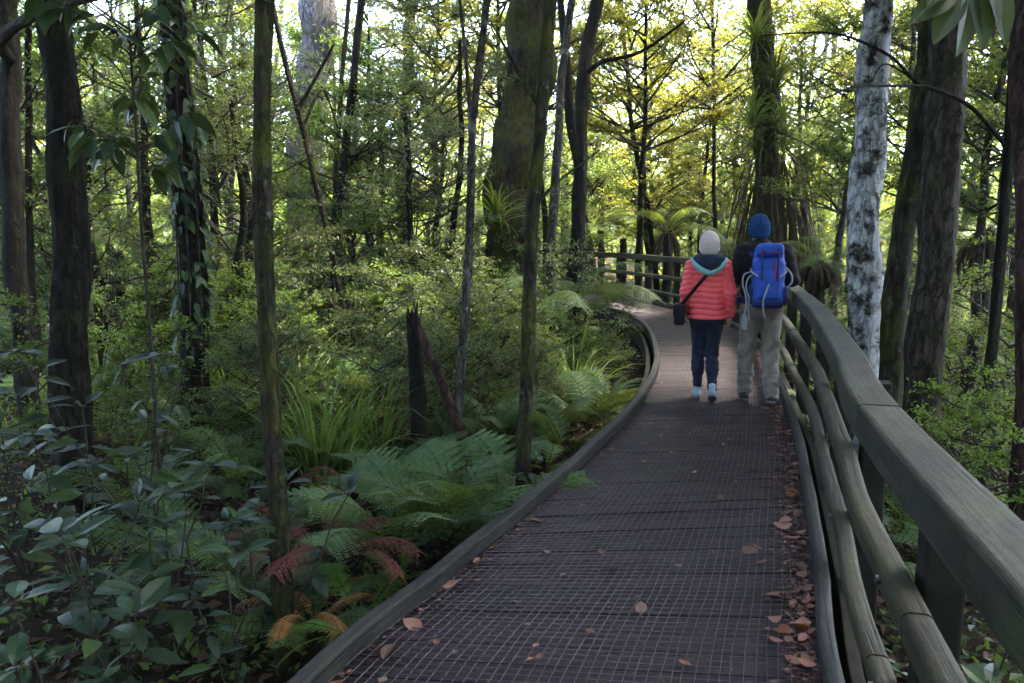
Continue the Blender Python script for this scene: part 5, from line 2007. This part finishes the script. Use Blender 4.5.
# --- the man with the blue backpack
mpos = deck_point(757, 402)
man = empty("person", (mpos[0], mpos[1], .012), math.radians(-13), .925)
tag(man, "person in black jacket, grey-beige trousers and blue beanie walking with a blue backpack", "person")
HC2 = (-.05, .03, 1.70)
hipL, kneL, ankL = (-.10, 0, .95), (-.115, .08, .52), (-.12, .10, .10)
hipR, kneR, ankR = (.10, 0, .95), (.105, .02, .51), (.12, -.14, .12)
shL, elL, wrL = (-.20, 0, 1.50), (-.275, -.03, 1.22), (-.15, .20, 1.24)
shR, elR, wrR = (.20, 0, 1.50), (.275, -.02, 1.23), (.15, .20, 1.26)
rM = (.078, .046, .034, .040)
torsoM = [((0, 0, .98), (0, 0, 1.12), .125, .12, .06, (1.25, .9, 1)), ((0, 0, 1.15), (0, .005, 1.40), .125, .145, .08, (1.2, .82, 1)), ((-.15, 0, 1.49), (.15, 0, 1.49), .062, .062, .06), ((0, 0, 1.50), (-.035, .02, 1.63), .06, .058, .04)]
bodyM = torsoM + [(shL, elL, .052, .042, .04), (elL, wrL, .042, .030, .03), (shR, elR, .052, .042, .04), (elR, wrR, .042, .030, .03)] + legs(0, hipL, kneL, ankL, hipR, kneR, ankR, rM) + head_prims(HC2)
bodyM += [(ankL, (-.12, .24, .05), .04, .032, .03), (ankR, (.12, .0, .05), .04, .032, .03)] + hand(wrL, (.35, .35, .85), (.2, -.95, .2), -1) + hand(wrR, (-.35, .35, .85), (-.2, -.95, .2), 1)
sdf_obj("body", union(bodyM), (-.42, -.30, -.0), (.42, .42, 1.9), .008, M_SKIN, man)
fJ = union([((0, 0, 1.0), (0, 0, 1.16), .155, .148, .06, (1.22, .95, 1)), ((0, 0, 1.16), (0, 0, 1.41), .148, .16, .08, (1.25, .88, 1)), ((-.15, 0, 1.49), (.15, 0, 1.49), .078, .078, .07), ((0, -.005, 1.5), (-.03, .01, 1.585), .08, .07, .05),
            (shL, elL, .075, .066, .04), (elL, wrL, .066, .045, .03), (shR, elR, .075, .066, .04), (elR, wrR, .066, .045, .03)])
sdf_obj("jacket", lambda X, Y, Z: np.maximum(fJ(X, Y, Z) + .003 * np.sin(Z * 60 + X * 25 + Y * 30), .965 - Z), (-.45, -.25, .92), (.45, .32, 1.68), .008, M_BLACK, man)
fP = union([((0, -.01, .97), (0, 0, 1.06), .125, .125, .05, (1.3, 1, 1)), ((-.07, -.03, .95), (-.07, -.03, .94), .105, .105, .05), ((.07, -.03, .95), (.07, -.03, .94), .105, .105, .05),
            (hipL, kneL, .105, .082, .05), (kneL, (ankL[0], ankL[1], .09), .082, .072, .04), (hipR, kneR, .105, .082, .05), (kneR, (ankR[0], ankR[1], .10), .082, .072, .04)])
sdf_obj("trousers", lambda X, Y, Z: np.maximum(fP(X, Y, Z) + .006 * np.sin(Z * 42 + np.sin(X * 30) * 2 + Y * 18) * np.exp(-((Z - .42) / .3) ** 2) + .005 * np.sin(Z * 75 + Y * 40) * (Z < .3), .075 - Z),
        (-.3, -.3, .05), (.3, .25, 1.12), .008, M_TROUS, man)
beanie(man, HC2, .110, M_KNITB)
shoe(man, ankL, (-.12, .045, .014), (-.125, .245, .014), M_SHOED, .045, None, .05, "boot")
shoe(man, ankR, (.12, -.19, .045), (.125, .02, .010), M_SHOED, .045, None, .05, "boot")

pack = empty("backpack", tuple(man.matrix_basis @ Vector((.03, -.222, 1.25))), math.radians(-13), .90)
pack.scale = (.88, .90, .84)
tag(pack, "bright blue hiking backpack with grey cords worn over the black jacket", "backpack")
fB = lambda X, Y, Z: np.minimum(rbox(X + .12 * 0, Y, Z, (0, 0, -.03), (.155 + 0 * Z, .105, .255), .07), rbox(X, Y, Z, (0, .03, .13), (.15, .085, .16), .06))
sdf_obj("main_bag", lambda X, Y, Z: fB(X, Y, Z) + .003 * np.sin(Z * 50 + X * 20), (-.22, -.17, -.33), (.22, .17, .35), .008, M_BLUE, pack)
sdf_obj("lid", lambda X, Y, Z: rbox(X, Y, Z + .25 * Y, (0, -.015, .275), (.135, .118, .075), .06) + .003 * np.sin(X * 50), (-.22, -.2, .1), (.22, .2, .42), .008, M_BLUE, pack)
sdf_obj("front_pocket", lambda X, Y, Z: rbox(X, Y, Z, (0, -.105, -.06), (.115, .035, .15), .03), (-.16, -.18, -.25), (.16, -.03, .13), .007, M_BLUE, pack)
for sx in (-1, 1):
    sdf_obj("side_pocket", lambda X, Y, Z: rbox(X, Y, Z, (.155 * sx, 0, -.17), (.035, .075, .10), .03), (.155 * sx - .07, -.12, -.30), (.155 * sx + .07, .12, -.04), .007, M_BLUED, pack)
sdf_obj("base_panel", lambda X, Y, Z: rbox(X, Y, Z, (0, 0, -.255), (.152, .112, .05), .045), (-.2, -.16, -.34), (.2, .16, -.17), .008, M_BLUED, pack)
sdf_obj("hip_belt", lambda X, Y, Z: np.maximum(np.abs(np.sqrt(((X + .045) / 1.22) ** 2 + (Y - .225) ** 2) - .175) - .014, np.abs(Z + .245) - .035), (-.34, -.05, -.31), (.27, .46, -.18), .008, M_BLUED, pack)


def strap(name, pts, w, mat, parent, n=6, t=.006):
    P = smooth_line(np.array(pts, float), n)
    g = Geo()
    add_tube(g, P, w, 6)
    return g.obj(name, mat, parent)


for sx in (-1, 1):
    strap("shoulder_strap", [(sx * .10 - .045 * (1), .095, .22), (sx * .125 - .045, .17, .285), (sx * .13 - .045, .25, .27), (sx * .135 - .045, .345, .16), (sx * .15 - .045, .36, .0), (sx * .19 - .045, .30, -.13), (sx * .15, .10, -.2)], .022, M_BLUED, pack)
    strap("compression_strap", [(sx * .158, .07, .10), (sx * .168, .0, .08), (sx * .15, -.085, .06), (sx * .10, -.137, .03)], .008, M_GREYSTR, pack)
    strap("lid_strap", [(sx * .075, -.13, .31), (sx * .078, -.155, .22), (sx * .075, -.148, .1), (sx * .07, -.146, -.02)], .009, M_BLUED, pack)
strap("red_stripe", [(.05, -.135, .20), (.055, -.146, .09), (.05, -.147, .0)], .006, M_REDTRIM, pack)
g = Geo()
rt2 = np.random.default_rng(3)
for k, x in enumerate(np.linspace(-.105, .09, 9)):  # slanted strokes standing in for unreadable lettering on the lid
    add_tube(g, [(x, -.146 - .0, .262 + .01 * (k % 2)), (x + .012, -.148, .288)], .004, 5)
g.obj("lid_lettering", M_REDTRIM, pack)
strap("cord", [(-.165, -.02, .07), (-.235, -.06, .04), (-.245, -.07, -.06), (-.215, -.07, -.16), (-.20, -.06, -.27), (-.215, -.04, -.38)], .008, M_GREYSTR, pack)
strap("cord", [(-.16, -.06, .04), (-.20, -.10, .0), (-.215, -.10, -.1), (-.18, -.09, -.2), (-.18, -.05, -.33), (-.16, -.05, -.45)], .007, M_GREYSTR, pack)
strap("cord", [(.0, -.147, -.05), (-.03, -.165, -.14), (-.05, -.15, -.24), (-.035, -.13, -.36), (-.02, -.12, -.40)], .009, M_GREYSTR, pack)
strap("cord", [(.16, -.02, .12), (.215, -.03, .05), (.225, -.02, -.03), (.18, -.01, -.10)], .010, M_GREYSTR, pack)
bt = empty("water_bottle", tuple(man.matrix_basis @ Vector((-.165, -.15, .83))), math.radians(-13), .92)
tag(bt, "clear grey bottle dangling from the backpack's left side cord", "bottle")
g = Geo()
add_tube(g, [(0, 0, -.08), (0, 0, -.07), (0, 0, .04), (0, 0, .06), (0, 0, .075)], [.026, .03, .03, .018, .016], 12)
g.obj("flask", M_GREYSTR, bt)
g = Geo()
add_tube(g, [(0, 0, .075), (0, 0, .10)], [.019, .018], 12)
g.obj("cap", M_BLUED, bt)
